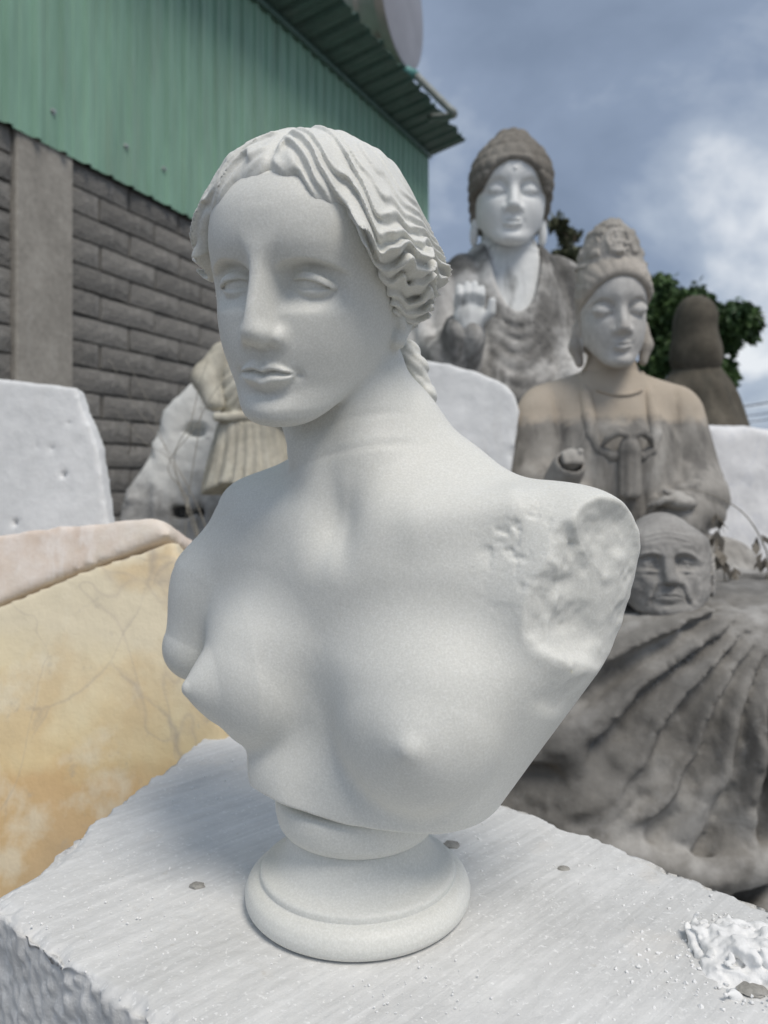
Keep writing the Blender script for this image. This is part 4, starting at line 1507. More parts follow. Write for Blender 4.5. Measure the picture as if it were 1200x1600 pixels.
# ---- hooded figure seen from behind, far back
def hooded_statue():
    BF = frame_at(1090, 600, 5.2, 2.4, 0, 0, 0)
    o = PX(1090, 600, 5.2)
    root = empty('hooded_statue', (o.x, 5.2, 0), 'dark brown statue in a plain hood and cloak seen from behind', 'statue')
    mt = m_stone('dark_brown_stone', [(.3, (.070, .062, .048)), (.7, (.135, .12, .095))], 4, .3, .01, .9, streak=((.05, .05, .04), .5, .7, .6), grain=20)

    def hood(p):
        d = ell(p, (-.006, 0, .175), (.058, .070, .075))
        d = smin(d, ell(p, (-.004, 0, .085), (.070, .075, .085)), .03)
        return d - .003 * vnoise(p, 20, 2)

    def cloak(p):
        x, z = p[:, 0], p[:, 2]
        d = ell(p, (0, -.01, -.13), (.128, .09, .19))
        d = smin(d, cone(p, (0, 0, -.2), (0, 0, -.72), .135, .175), .05)
        d = smin(d, tube(p, [(0, 0, .055), (0, 0, -.02)], [.05, .07]), .04)
        return (d - .007 * folds(x * 17 + .8 * np.sin(z * 9) + 1.0) * sst(.05, -.05, z)) * .8
    local_skin('hood', hood, (-.10, -.10, -.02), (.10, .10, .27), .006, BF, mt, root)
    local_skin('cloak', cloak, (-.22, -.22, -.90), (.22, .22, .13), .010, BF, mt, root)


# ---- draped figure with a pleated skirt, half hidden by the bust
def skirt_statue():
    Y = 2.5
    c = PX(400, 660, Y)
    root = empty('skirt_statue', (c.x, Y, 0), 'small weathered cream statue in a pleated skirt standing behind the bust', 'statue')
    mt = m_stone('cream_weathered_marble', [(.3, (.36, .335, .27)), (.7, (.62, .59, .50))], 5, .3, .005, .8, streak=((.22, .22, .20), .52, .70, .6), grain=36)
    cx, cz = c.x, c.z - H

    def skirt(p):
        x, y, z = p[:, 0] - cx, p[:, 1] - Y, p[:, 2] - cz
        t = np.clip(-z / .25, 0, 1)
        r = .118 + .055 * t
        a = np.arctan2(x, -y)
        rr = np.sqrt(x * x + (y * 1.35) ** 2)
        pl = .020 * (folds(a * 2.9 + .25 * np.sin(z * 14) + .4 * np.sin(a * 2.3)) - .5) * (.25 + t) + .004 * folds(a * 7)
        d = rr - r - pl
        hem = -.215 - .02 * np.sin(a * 3.5 + .5)
        return (smax(smax(d, hem - z, .008), z + .0, .008)) * .65

    def top(p):
        x, y, z = p[:, 0] - cx, p[:, 1] - Y, p[:, 2] - cz
        q = np.stack([x, y, z], 1)
        d = ell(q, (0, 0, .10), (.120, .085, .145))
        v = np.abs(x + .03) * 20 + z * 26
        d = d - .008 * folds(v + .4 * vnoise(q, 15, 2))
        d = smin(d, boxd(q, (0, 0, .012), (.122, .092, .014), .01), .01)
        return d * .75

    def arm(p):
        q = p - np.array([cx, Y, cz], np.float32)
        d = tube(q, [(-.105, 0, .215), (-.150, -.03, .140), (-.120, -.06, .06)], [.046, .046, .032], .02)
        return d - .004 * vnoise(q, 25, 5)

    def legs(p):
        q = p - np.array([cx, Y, cz], np.float32)
        d = np.minimum(tube(q, [(-.06, 0, -.18), (-.065, -.01, -.42), (-.06, .01, -.62)], [.05, .042, .03]), tube(q, [(.06, 0, -.18), (.065, -.01, -.42), (.06, .01, -.62)], [.05, .042, .03]))
        for s in (1, -1):
            d = smin(d, ell(q, (s * .06, -.04, -.64), (.032, .07, .025)), .02)
        return d

    def head(p):
        q = p - np.array([cx + .02, Y, cz + .36], np.float32)
        d = ell(q, (0, 0, 0), (.07, .08, .095))
        d = smin(d, cone(q, (0, .01, -.06), (-.01, .01, -.14), .04, .045), .02)
        d = smin(d, ell(q, (-.01, .03, .05), (.075, .07, .06)) - .004 * folds(q[:, 0] * 50), .01)
        return smin(d, ell(q, (-.01, -.078, -.01), (.010, .018, .022)), .01)
    for nm, f, lo, hi, vx in (('skirt', skirt, (-.20, -.17, -.26), (.20, .17, .03), .0055), ('bodice', top, (-.15, -.12, -.04), (.15, .12, .27), .0055),
                              ('arm', arm, (-.21, -.13, .0), (-.04, .08, .28), .006), ('legs', legs, (-.12, -.14, -.68), (.12, .08, -.12), .008), ('head', head, (-.09, -.12, .18), (.13, .14, .48), .007)):
        V, Q = surf(f, np.array(lo) + (cx, Y, cz), np.array(hi) + (cx, Y, cz), vx)
        V[:, 2] += H
        link_mesh(nm, mesh_np(nm, V, Q), mt, root)
    bm = bmesh.new()
    zt = c.z - .655
    bmesh.ops.create_cube(bm, size=1, matrix=Matrix.Translation((c.x, Y, zt / 2)) @ Matrix.Diagonal((.40, .36, zt, 1)))
    bmesh.ops.bevel(bm, geom=list(bm.edges), offset=.02, segments=2, affect='EDGES')
    link_mesh('plinth', bm_mesh('plinth', bm), mt, root)


# ------------------------------------------------------------------ the bust itself
def lathe_mesh(name, prof, seg, mat, root, cx, cy):
    bm = bmesh.new(); rings = []
    for (r, z) in prof:
        if r < 1e-6:
            rings.append([bm.verts.new((cx, cy, z + H))])
        else:
            rings.append([bm.verts.new((cx + r * math.cos(2 * math.pi * k / seg), cy + r * math.sin(2 * math.pi * k / seg), z + H)) for k in range(seg)])
    for i in range(len(rings) - 1):
        a, b = rings[i], rings[i + 1]
        for k in range(seg):
            if len(a) == 1: bm.faces.new((a[0], b[k], b[(k + 1) % seg]))
            elif len(b) == 1: bm.faces.new((a[k], b[0], a[(k + 1) % seg]))
            else: bm.faces.new((a[k], b[k], b[(k + 1) % seg], a[(k + 1) % seg]))
    bmesh.ops.recalc_face_normals(bm, faces=bm.faces)
    return link_mesh(name, bm_mesh(name, bm, True), mat, root)


def rounded(prof, n=5):
    """chaikin-smoothed profile"""
    P = [np.array(q, float) for q in prof]
    for _ in range(2):
        R = [P[0]]
        for i in range(len(P) - 1):
            R += [P[i] * .8 + P[i + 1] * .2, P[i] * .2 + P[i + 1] * .8]
        R.append(P[-1]); P = R
    return [tuple(q) for q in P]


def bust():
    mt = m_bust()
    root = empty('marble_bust', (BO[0], BO[1], ZT), 'large white marble bust of an armless woman standing on the white block', 'bust')
    for nm, f, lo, hi, vx in (('figure', bust_body, (-.24, .44, -.27), (.22, .72, .30), VB), ('hair', bust_hair, (-.19, .44, .04), (.10, .78, .31), VB * .9)):
        V, Q = surf(f, lo, hi, vx, margin=1.7)
        V = refine(f, V, vx, 1) if nm == 'figure' else relax(V, Q, 3)
        V[:, 2] += H
        link_mesh(nm, mesh_np(nm, V, Q), mt, root)
    # locks falling on the nape
    def curls(p):
        a = [(.018, .648, .098), (.026, .644, .086), (.0275, .645, .074), (.0345, .643, .063), (.0355, .643, .052), (.0420, .640, .042), (.0445, .638, .032)]
        d = None
        for i, c in enumerate(a):
            r = .0118 - .0009 * i
            e = ell(p, c, (r, r * 1.1, r * .92))
            d = e if d is None else smin(d, e, .004)
        d = d - .0012 * np.abs(np.sin(p[:, 2] * 330 + p[:, 0] * 300))
        return d * .9
    V, Q = surf(curls, (-.12, .58, -.10), (.06, .78, .16), .0014)
    V[:, 2] += H
    link_mesh('hair_curl', mesh_np('hair_curl', V, Q), mt, root)
    cx, cy = float(BO[0]), float(BO[1])
    lathe_mesh('collar', rounded([(0, -.236), (.040, -.236), (.040, -.2455), (.0600, -.2460), (.0638, -.2500), (.0638, -.258), (.0615, -.268), (.056, -.2745), (.050, -.2755), (0, -.2755)]), 128, mt, root, cx, cy)
    lathe_mesh('socle', rounded([(0, -.2745), (.0505, -.2745), (.0525, -.280), (.0560, -.2895), (.0625, -.298), (.0690, -.3015), (.0730, -.3028), (.0750, -.3045), (.0752, -.3075), (.0750, -.3088), (.0800, -.3100), (.0845, -.3135), (.0868, -.3195), (.0862, -.3255), (.0825, -.3295), (.078, -.3300), (0, -.3300)]), 160, mt, root, cx, cy)


# ------------------------------------------------------------------ block under the bust
def block():
    mt = m_block()
    K = 398.6
    P = lambda px, py: np.array([(px - 600) / 1208 * K / (py - 735), K / (py - 735)])
    L = P(-2, 1408); B = P(392, 1100); R0 = P(1200, 1417)
    dLF = P(245, 1600) - L
    A = L + dLF * 2.3
    Rr = B + (R0 - B) * 1.30
    root_loc = (0.05, .62, 0)
    N = 340
    s = np.linspace(0, 1, N)
    S, T = np.meshgrid(s, s, indexing='ij')
    XY = (1 - S)[..., None] * ((1 - T)[..., None] * A + T[..., None] * L) + S[..., None] * ((1 - T)[..., None] * Rr + T[..., None] * B)
    p3 = np.concatenate([XY, np.zeros((N, N, 1))], -1).reshape(-1, 3).astype(np.float32)
    # distance to the outline
    cor = [A, L, B, Rr]
    d = np.full(len(p3), 9.0)
    for i in range(4):
        a, b = cor[i], cor[(i + 1) % 4]
        e = (b - a) / np.linalg.norm(b - a); n = np.array([e[1], -e[0]])
        d = np.minimum(d, np.abs((p3[:, :2] - a) @ n))
    d = d.astype(np.float32)
    cs, sn = math.cos(math.radians(40)), math.sin(math.radians(40))
    al = np.stack([(p3[:, 0] * cs + p3[:, 1] * sn) * 10, (-p3[:, 0] * sn + p3[:, 1] * cs) * 150, p3[:, 2]], 1).astype(np.float32)
    z = .00022 * vnoise(al, 1.0, 3) + .0010 * vnoise(p3, 16, 5) + .0004 * vnoise(p3, 160, 8)
    # chipped arris
    chip = np.clip(.0065 + .007 * vnoise(p3, 22, 11) + .005 * vnoise(p3, 70, 12), .001, .03)
    edge = np.clip(1 - d / chip, 0, 1)
    z = z - edge ** 1.5 * chip * .55 + .0016 * edge * vnoise(p3, 220, 6)
    bn = np.array([BO[0], BO[1], 0], np.float32)
    flat = 1 - sst(.080, .10, _lenv(p3 - bn))
    z = z * (1 - flat) + flat * -.0004
    V = p3.copy(); V[:, 2] = z
    # ragged outline
    cen = np.array([.05, .62])
    dirv = p3[:, :2] - cen; dirv /= np.linalg.norm(dirv, axis=1)[:, None]
    rag = (.0060 * vnoise(p3, 11, 21) + .0030 * np.abs(vnoise(p3, 38, 22)) + .0018 * vnoise(p3, 120, 23)) * (1 - sst(0, .02, d))
    V[:, :2] += dirv * rag[:, None]
    idx = np.arange(N * N).reshape(N, N)
    Q = [np.stack([idx[:-1, :-1], idx[1:, :-1], idx[1:, 1:], idx[:-1, 1:]], -1).reshape(-1, 4)]
    ring = np.concatenate([idx[:, 0], idx[-1, 1:], idx[:-1, -1][::-1], idx[0, 1:-1][::-1]])
    Vs = [V]; prev = ring; base = N * N
    zs = [-.003 * i for i in range(1, 34)] + [-.11, -.13, -.17, -.22, -.28, -.35, -.43, -.52, -.62, -.72, -.82, -.92, -ZT + .0]
    for zz in zs:
        W = V[ring].copy()
        W[:, 2] = zz
        q = p3[ring].copy(); q[:, 2] = zz
        o = .005 * vnoise(q, 14, 31) + .0030 * vnoise(q, 50, 32) + .0022 * vnoise(q, 150, 33) + .002 * min(1, -zz / .02)
        W[:, :2] = p3[ring, :2] + dirv[ring] * (o[:, None] + rag[ring][:, None] * max(.15, math.exp(zz / .03)))
        Vs.append(W)
        cur = base + np.arange(len(ring)); base += len(ring)
        Q.append(np.stack([prev, np.roll(prev, -1), np.roll(cur, -1), cur], 1)[:, ::-1])
        prev = cur
    V = np.concatenate(Vs); Q = np.concatenate(Q)
    V[:, 2] += ZT
    V = V - np.array(root_loc, np.float32)
    o = link_mesh('marble_block', mesh_np('marble_block', V, Q), mt)
    o.location = root_loc
    bmf = bmesh.new(); bmf.from_mesh(o.data); bmesh.ops.recalc_face_normals(bmf, faces=bmf.faces); bmf.to_mesh(o.data); bmf.free()
    tag(o, 'big rough sawn white marble block carrying the woman bust', 'stone block')


def plaster():
    mt = m_stone('white_plaster_lumps', [(.3, (.74, .74, .73)), (.7, (.86, .86, .85))], 20, .5, .0015, .9, grain=260)
    c = np.array([.252, .528, -.330])

    def f(p):
        q = p - c.astype(np.float32)
        d = ell(q, (0, 0, .0), (.040, .036, .015))
        d = smin(d, ell(q, (.020, -.018, .004), (.022, .018, .013)), .006)
        d = smin(d, ell(q, (-.018, .012, .002), (.020, .014, .010)), .006)
        d = smin(d, ell(q, (-.030, -.028, -.002), (.024, .015, .006)), .006)
        d = d + .0045 * fbm(q, 60, 3, 4, .6) * 1.2
        crack = np.abs(vnoise(q, 75, 8))
        d = d + .0035 * (1 - sst(0, .16, crack))
        return smax(d, -.004 - q[:, 2], .002) * .6
    V, Q = surf(f, c - (.075, .07, .008), c + (.075, .06, .028), .0011)
    V[:, 2] += H
    foot = np.array([c[0], c[1], ZT], np.float32)
    o = link_mesh('plaster_heap', mesh_np('plaster_heap', V - foot, Q), mt); o.location = foot
    tag(o, 'crumbly heap of dried white plaster on the right end of the marble block', 'plaster')
    # crumbs and grit scattered over the block: uncountable
    rng = random.Random(4)
    bm = bmesh.new()
    def spot(x, y, r):
        me0 = len(bm.verts)
        res = bmesh.ops.create_icosphere(bm, subdivisions=1, radius=r, matrix=Matrix.Translation((x, y, ZT + r * .35)))
        for v in res['verts']:
            v.co += Vector((rng.uniform(-1, 1), rng.uniform(-1, 1), rng.uniform(-.6, .4))) * r * .45
    for i in range(330):
        a = rng.uniform(0, 6.28); rr = abs(rng.gauss(.045, .03))
        spot(c[0] + rr * math.cos(a) - .012, c[1] + rr * math.sin(a) * .8 - .008, rng.uniform(.0004, .0016))
    for i in range(900):
        px = rng.uniform(0, 1200); py = rng.uniform(1180, 1600)
        Yv = 398.6 / (py - 735); X = (px - 600) / 1208 * Yv
        if py < 1100 + abs(px - 392) * (.80 if px < 392 else .395) + 25: continue
        if py > 1420 + px * .75: continue
        if math.hypot(X - BO[0], Yv - BO[1]) < .09: continue
        spot(X, Yv, rng.uniform(.0003, .0009) * Yv * 2)
    tag(link_mesh('marble_grit', bm_mesh('marble_grit', bm), mt), 'fine white marble grit and crumbs scattered over the block top', 'grit', kind='stuff')
    # a few chips one can point at
    dk = m_stone('grey_stone_chip', [(.3, (.22, .21, .19)), (.7, (.38, .37, .34))], 60, .5, .001, .9, grain=400)
    for (px, py, r, lab) in ((308, 1385, .0050, 'small grey stone chip lying left of the bust base'), (704, 1322, .0065, 'rough grey stone chip right behind the bust base'),
                             (880, 1358, .0040, 'flat grey stone chip midway between bust base and cloak statue'), (1175, 1548, .0070, 'dark grey chip at the foot of the plaster heap')):
        Yv = 398.6 / (py - 735); X = (px - 600) / 1208 * Yv
        bm = bmesh.new()
        bmesh.ops.create_icosphere(bm, subdivisions=2, radius=1)
        for v in bm.verts:
            k = 1 + .35 * (rng.random() - .5)
            v.co = Vector((v.co.x * r * 1.3 * k, v.co.y * r * k, max(v.co.z, -.3) * r * .38 * k))
        o = link_mesh('stone_chip', bm_mesh('stone_chip', bm), dk)
        o.location = (X, Yv, ZT + r * .12)
        tag(o, lab, 'stone chip')


# ------------------------------------------------------------------ raw stones round about
def stones():
    white = m_stone('raw_white_marble', [(.3, (.66, .67, .67)), (.7, (.80, .81, .81))], 3, .35, .006, .8, streak=((.60, .57, .53), .58, .76, .35), grain=30)
    veined = m_stone('veined_white_marble', [(.3, (.62, .625, .64)), (.7, (.82, .82, .82))], 2.2, .3, .008, .75, streak=((.52, .53, .56), .55, .72, .5), grain=24, vein=((.55, .57, .62), 3.0, .4))
    pits = [PX(x, y, 1.7) for x, y in ((88, 622), (106, 622), (107, 660), (13, 677), (48, 684), (57, 698), (80, 701), (103, 743), (118, 757), (27, 817))]

    def dig(p, d):
        for q in pits:
            c = np.array([q.x, q.y, q.z - H], np.float32)
            d = np.maximum(d, -(_lenv(p - c) - .0065))
        return d
    W = [(-60, 582, 1.6), (0, 590, 1.63), (60, 599, 1.66), (118, 607, 1.70), (126, 640, 1.70), (140, 668, 1.70), (150, 700, 1.71), (158, 750, 1.71), (172, 860, 1.72), (205, 1100, 1.73), (260, 1660, 1.74), (-120, 1720, 1.6)]
    # bring all onto one plane through three of them
    def planar(pts, nrm, p0):
        out = []
        for (px, py) in pts:
            d = Vector(((px - 600) / 1208, 1, -(py - 735) / 1208))
            o = Vector((0, 0, H))
            t = (p0 - o).dot(nrm) / d.dot(nrm)
            out.append(o + d * t)
        return out
    n1 = Vector((-.10, -1, .10)).normalized()
    P = planar([(x, y) for x, y, _ in W], n1, PX(80, 700, 1.7))
    P = [Vector((p.x, p.y, max(p.z, .02))) for p in P]
    stone_solid('white_slab', P, .045, white, .0022, .007, rk=.6, label='thick white marble slab with pitted face leaning left of the bust before the block wall', cat='stone slab', seed=2, extra=dig)

    # yellow and pink striped boulder
    t = NT('yellow_pink_travertine')
    sp = t.sep()
    nz = t.noise(3.0, 4, .6, dist=.6)
    zz = t.math('ADD', t.math('MULTIPLY_ADD', sp['X'], -.30, sp['Z']), t.math('MULTIPLY', t.math('SUBTRACT', nz, .5), .06))
    wave = t.math('MULTIPLY', t.math('SUBTRACT', t.noise(4.5, 4, .6), .5), .22)
    fac = t.math('MULTIPLY_ADD', t.math('ADD', zz, wave), 1.0, 0.0)
    ramp = t.ramp(t.math('MULTIPLY_ADD', t.math('ADD', sp['Z'], wave), 2.4, -0.62), [(.0, (.52, .40, .24)), (.30, (.62, .44, .24)), (.44, (.66, .46, .24)), (.50, (.74, .60, .35)), (.62, (.76, .65, .42)), (.80, (.72, .64, .47))])
    blotch = t.ramp(t.noise(4.2, 5, .55), [(.46, 0.0), (.56, 1.0)])
    c = t.mix(t.math('MULTIPLY', blotch, .50), ramp, (.62, .44, .22))
    bl2 = t.ramp(t.noise(8.0, 5, .6), [(.54, 0.0), (.64, 1.0)])
    c = t.mix(t.math('MULTIPLY', bl2, .55), c, (.80, .74, .58))
    vn = t.math('ABSOLUTE', t.math('SUBTRACT', t.noise(3.2, 3, .5, dist=.8), .5))
    c = t.mix(t.math('MULTIPLY', t.ramp(vn, [(0, 1.0), (.006, 0.0)]), .30), c, (.42, .36, .30))
    dv = t.n('ShaderNodeVectorMath', operation='ADD'); nc = t.n('ShaderNodeTexNoise'); nc.inputs['Scale'].default_value = 5.0; nc.inputs['Detail'].default_value = 5; t.l(t.mapping(), nc.inputs['Vector']); sc_ = t.n('ShaderNodeVectorMath', operation='SCALE'); t.l(nc.outputs['Color'], sc_.inputs[0]); sc_.inputs['Scale'].default_value = .07; t.l(t.mapping(scale=(1, 1, .6)), dv.inputs[0]); t.l(sc_.outputs[0], dv.inputs[1])
    cr = t.math('ADD', t.vor(4.4, dv.outputs[0], 'DISTANCE_TO_EDGE'), t.math('MULTIPLY', t.ramp(t.noise(3.5, 2), [(.45, 0.0), (.6, 1.0)]), .05))
    c = t.mix(t.math('MULTIPLY', t.ramp(cr, [(0, 1.0), (.016, 0.0)]), .5), c, (.38, .33, .28))
    sp2 = t.ramp(t.noise(26, 4, .7), [(.62, 0.0), (.72, 1.0)])
    c = t.mix(t.math('MULTIPLY', sp2, .35), c, (.40, .36, .30))
    yel = t.done(c, .72, t.bump(t.noise(30, 4, .65), .35, .006))
    pink = m_stone('pink_travertine', [(.3, (.66, .52, .43)), (.55, (.72, .63, .54)), (.75, (.76, .71, .60))], 5, .3, .005, .75, grain=30, vein=((.84, .78, .72), 4.0, .5))
    root = empty('yellow_boulder', PX(120, 1200, 1.05), 'big yellow and pink banded boulder with grey cracks left of the bust', 'boulder')
    root.location.z = 0
    n2 = Vector((-.22, -1, .42)).normalized()
    p0 = PX(200, 1000, 1.02)
    face = planar([(-160, 1010), (0, 947), (80, 912), (150, 886), (213, 862), (270, 842), (285, 905), (300, 965), (318, 1040), (340, 1120), (362, 1200), (372, 1290), (330, 1500), (150, 1700), (-200, 1700)], n2, p0)
    face = [Vector((p.x, p.y, p.z)) for p in face]
    o1 = stone_solid('banded_body', face, .34, yel, .0024, .008, rk=1.0, seed=5, nf=7)
    n3 = Vector((-.12, -.72, 1.0)).normalized()
    p1 = planar([(213, 862)], n2, p0)[0] + Vector((0, .006, 0))
    topf = planar([(-160, 1004), (0, 942), (80, 907), (150, 881), (213, 857), (268, 838), (262, 822), (254, 809), (236, 805), (190, 810), (120, 820), (0, 834), (-160, 852)], n2, p0 + Vector((0, .005, 0)))
    o2 = stone_solid('pink_band', topf, .30, pink, .0022, .008, rk=1.0, seed=9, nf=6)
    for o in (o1, o2):
        if 'category' in o: del o['category']
        o.parent = root
        o.location = o.location - root.location
    # under it, a plain boulder foot so that it rests on the yard
    bx0 = Vector((-.50, 1.32, 0))

    def ft(p):
        d = boxd(p, (-.62, 1.40, -1.12), (.42, .26, .30), .08)
        return (d + .03 * fbm(p, 4, 3, 3)) * .8
    V, Q = surf(ft, (-1.1, 1.08, -1.40), (-.1, 1.78, -.74), .022)
    V[:, 2] += H
    link_mesh('lower_body', mesh_np('lower_body', V, Q), yel, root)

    # rough white boulder behind, with a bite out of it and dirt below
    t = NT('dirty_white_boulder_stone')
    c = t.ramp(t.noise(4, 5, .6), [(.3, (.56, .58, .58)), (.65, (.80, .80, .77))])
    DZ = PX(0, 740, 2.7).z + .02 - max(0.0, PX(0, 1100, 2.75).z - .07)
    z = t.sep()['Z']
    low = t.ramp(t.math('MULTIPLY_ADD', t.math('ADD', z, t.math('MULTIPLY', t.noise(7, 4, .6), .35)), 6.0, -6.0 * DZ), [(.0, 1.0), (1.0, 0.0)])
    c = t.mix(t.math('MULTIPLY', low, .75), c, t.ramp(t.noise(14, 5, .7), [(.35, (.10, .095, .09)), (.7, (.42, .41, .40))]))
    dirty = t.done(c, .85, t.bump(t.noise(26, 4, .7), .5, .01))
    n4 = Vector((.05, -1, .05)).normalized()
    bo = planar([(352, 545), (335, 560), (318, 575), (285, 612), (262, 640), (248, 672), (240, 700), (222, 730), (205, 752), (192, 775), (182, 810), (170, 880), (150, 1000), (140, 1100), (560, 1100), (560, 640), (420, 600)], n4, PX(300, 700, 2.75))
    cdk = PX(301, 667, 2.72); g1 = PX(278, 800, 2.6); g2 = PX(262, 760, 2.62)

    def bite(p, d):
        c = np.array([cdk.x, cdk.y + .02, cdk.z - H - .012], np.float32)
        d = smax(d, -ell(p, c, (.042, .09, .026)), .01)
        c2 = np.array([g1.x, g1.y + .08, g1.z - H - .01], np.float32)
        d = smax(d, -boxd(p, c2, (.065, .16, .022), .01), .01)
        for i, (xx, hh) in enumerate(((232, .10), (250, .07), (295, .09), (318, .12), (338, .10))):
            q = PX(xx, 800 + 12 * (i % 2), 2.65)
            d = d - .020 * np.exp(-((p[:, 0] - q.x) / .018) ** 2) * sst(q.z - H + .16, q.z - H + .02, p[:, 2])
        # hollow to the dark side
        return d
    stone_solid('white_boulder', bo, .35, dirty, .018, .013, label='rough white boulder with a dark notch and grimy fluted foot by the block wall', cat='boulder', seed=12, nf=5, extra=bite)

    # pale block between the bust's neck and the crowned statue
    n5 = Vector((-.12, -1, .06)).normalized()
    bl = planar([(560, 556), (640, 561), (690, 566), (742, 578), (768, 590), (792, 602), (806, 618), (812, 640), (806, 690), (796, 760), (788, 900), (780, 1300), (560, 1300)], n5, PX(720, 650, 2.25))
    stone_solid('white_stone_block', bl, .22, white, .004, .010, rk=.8, label='white marble block with a rounded top corner behind the bust neck', cat='stone block', seed=21, nf=6)

    n6 = Vector((.14, -1, .12)).normalized()
    wr = planar([(1030, 640), (1108, 650), (1140, 655), (1175, 660), (1215, 668), (1300, 690), (1420, 760), (1450, 1200), (1060, 1200), (1040, 800)], n6, PX(1160, 760, 3.0))
    stone_solid('veined_boulder', wr, .45, veined, .016, .020, label='large grey veined white marble boulder at the right edge behind the crowned statue', cat='boulder', seed=33, nf=4)
    # its foot
    return


def tarp():
    mt = m_plain('dark_grey_plastic', (.07, .075, .08), .45, var=.35, sc=14)
    c = PX(1190, 935, 2.05)
    cc = np.array([c.x, c.y, c.z - H - .02], np.float32)

    def f(p):
        q = p - cc
        d = ell(q, (0, 0, 0), (.17, .13, .058))
        d = smin(d, ell(q, (.13, .0, .02), (.12, .13, .06)), .04)
        return (d + .012 * fbm(q, 14, 3, 3) - .006 * folds(q[:, 0] * 20 + q[:, 2] * 30)) * .7
    V, Q = surf(f, cc - (.24, .2, .12), cc + (.32, .2, .13), .008)
    V[:, 2] += H
    o = link_mesh('dark_bag', mesh_np('dark_bag', V - np.array(c, np.float32), Q), mt); o.location = c
    tag(o, 'crumpled dark grey plastic bag beside the old man statue ear', 'bag')
    # stone it lies on
    st = m_stone('grey_rubble_stone', [(.3, (.16, .155, .145)), (.7, (.32, .31, .29))], 6, .5, .01, .9, grain=30)

    def g(p):
        d = boxd(p, (c.x + .16, 2.10, -.90), (.30, .22, .44), .06)
        return (d + .03 * fbm(p, 5, 3, 14)) * .8
    V, Q = surf(g, (c.x - .24, 1.8, -1.40), (c.x + .55, 2.42, c.z - H + .02), .02)
    V[:, 2] += H
    o = link_mesh('rubble_stone', mesh_np('rubble_stone', V - np.array((c.x, 2.1, 0), np.float32), Q), st); o.location = (c.x, 2.1, 0)
    tag(o, 'grey rough stone under the dark plastic bag', 'stone')


# ------------------------------------------------------------------ plants and cables
def leaf_crown(name, mat, clumps, n, size, rng, root, droop=.5):
    V = []; F = []
    for (c, r) in clumps:
        k = int(n * r.x * r.y * r.z / sum(q.x * q.y * q.z for _, q in clumps)) + 30
        for i in range(k):
            while True:
                u = Vector((rng.uniform(-1, 1), rng.uniform(-1, 1), rng.uniform(-1, 1)))
                if .25 < u.length < 1 and (u.length > .55 or rng.random() < .35): break
            p = c + Vector((u.x * r.x, u.y * r.y, u.z * r.z))
            a = Vector((rng.gauss(0, 1), rng.gauss(0, 1), rng.gauss(-droop * 1.6, .7))).normalized()
            b = a.cross(Vector((rng.gauss(0, 1), rng.gauss(0, 1), rng.gauss(0, 1)))).normalized()
            L = size * rng.uniform(.6, 1.3); W = L * .30
            nn = a.cross(b) * L * .08
            j = len(V)
            V += [p, p + a * L * .5 + b * W + nn, p + a * L - nn, p + a * L * .5 - b * W + nn]
            F += [(j, j + 1, j + 2), (j, j + 2, j + 3)]
    me = bpy.data.meshes.new(name); me.from_pydata([tuple(v) for v in V], [], F)
    me.update()
    return link_mesh(name, me, mat, root)


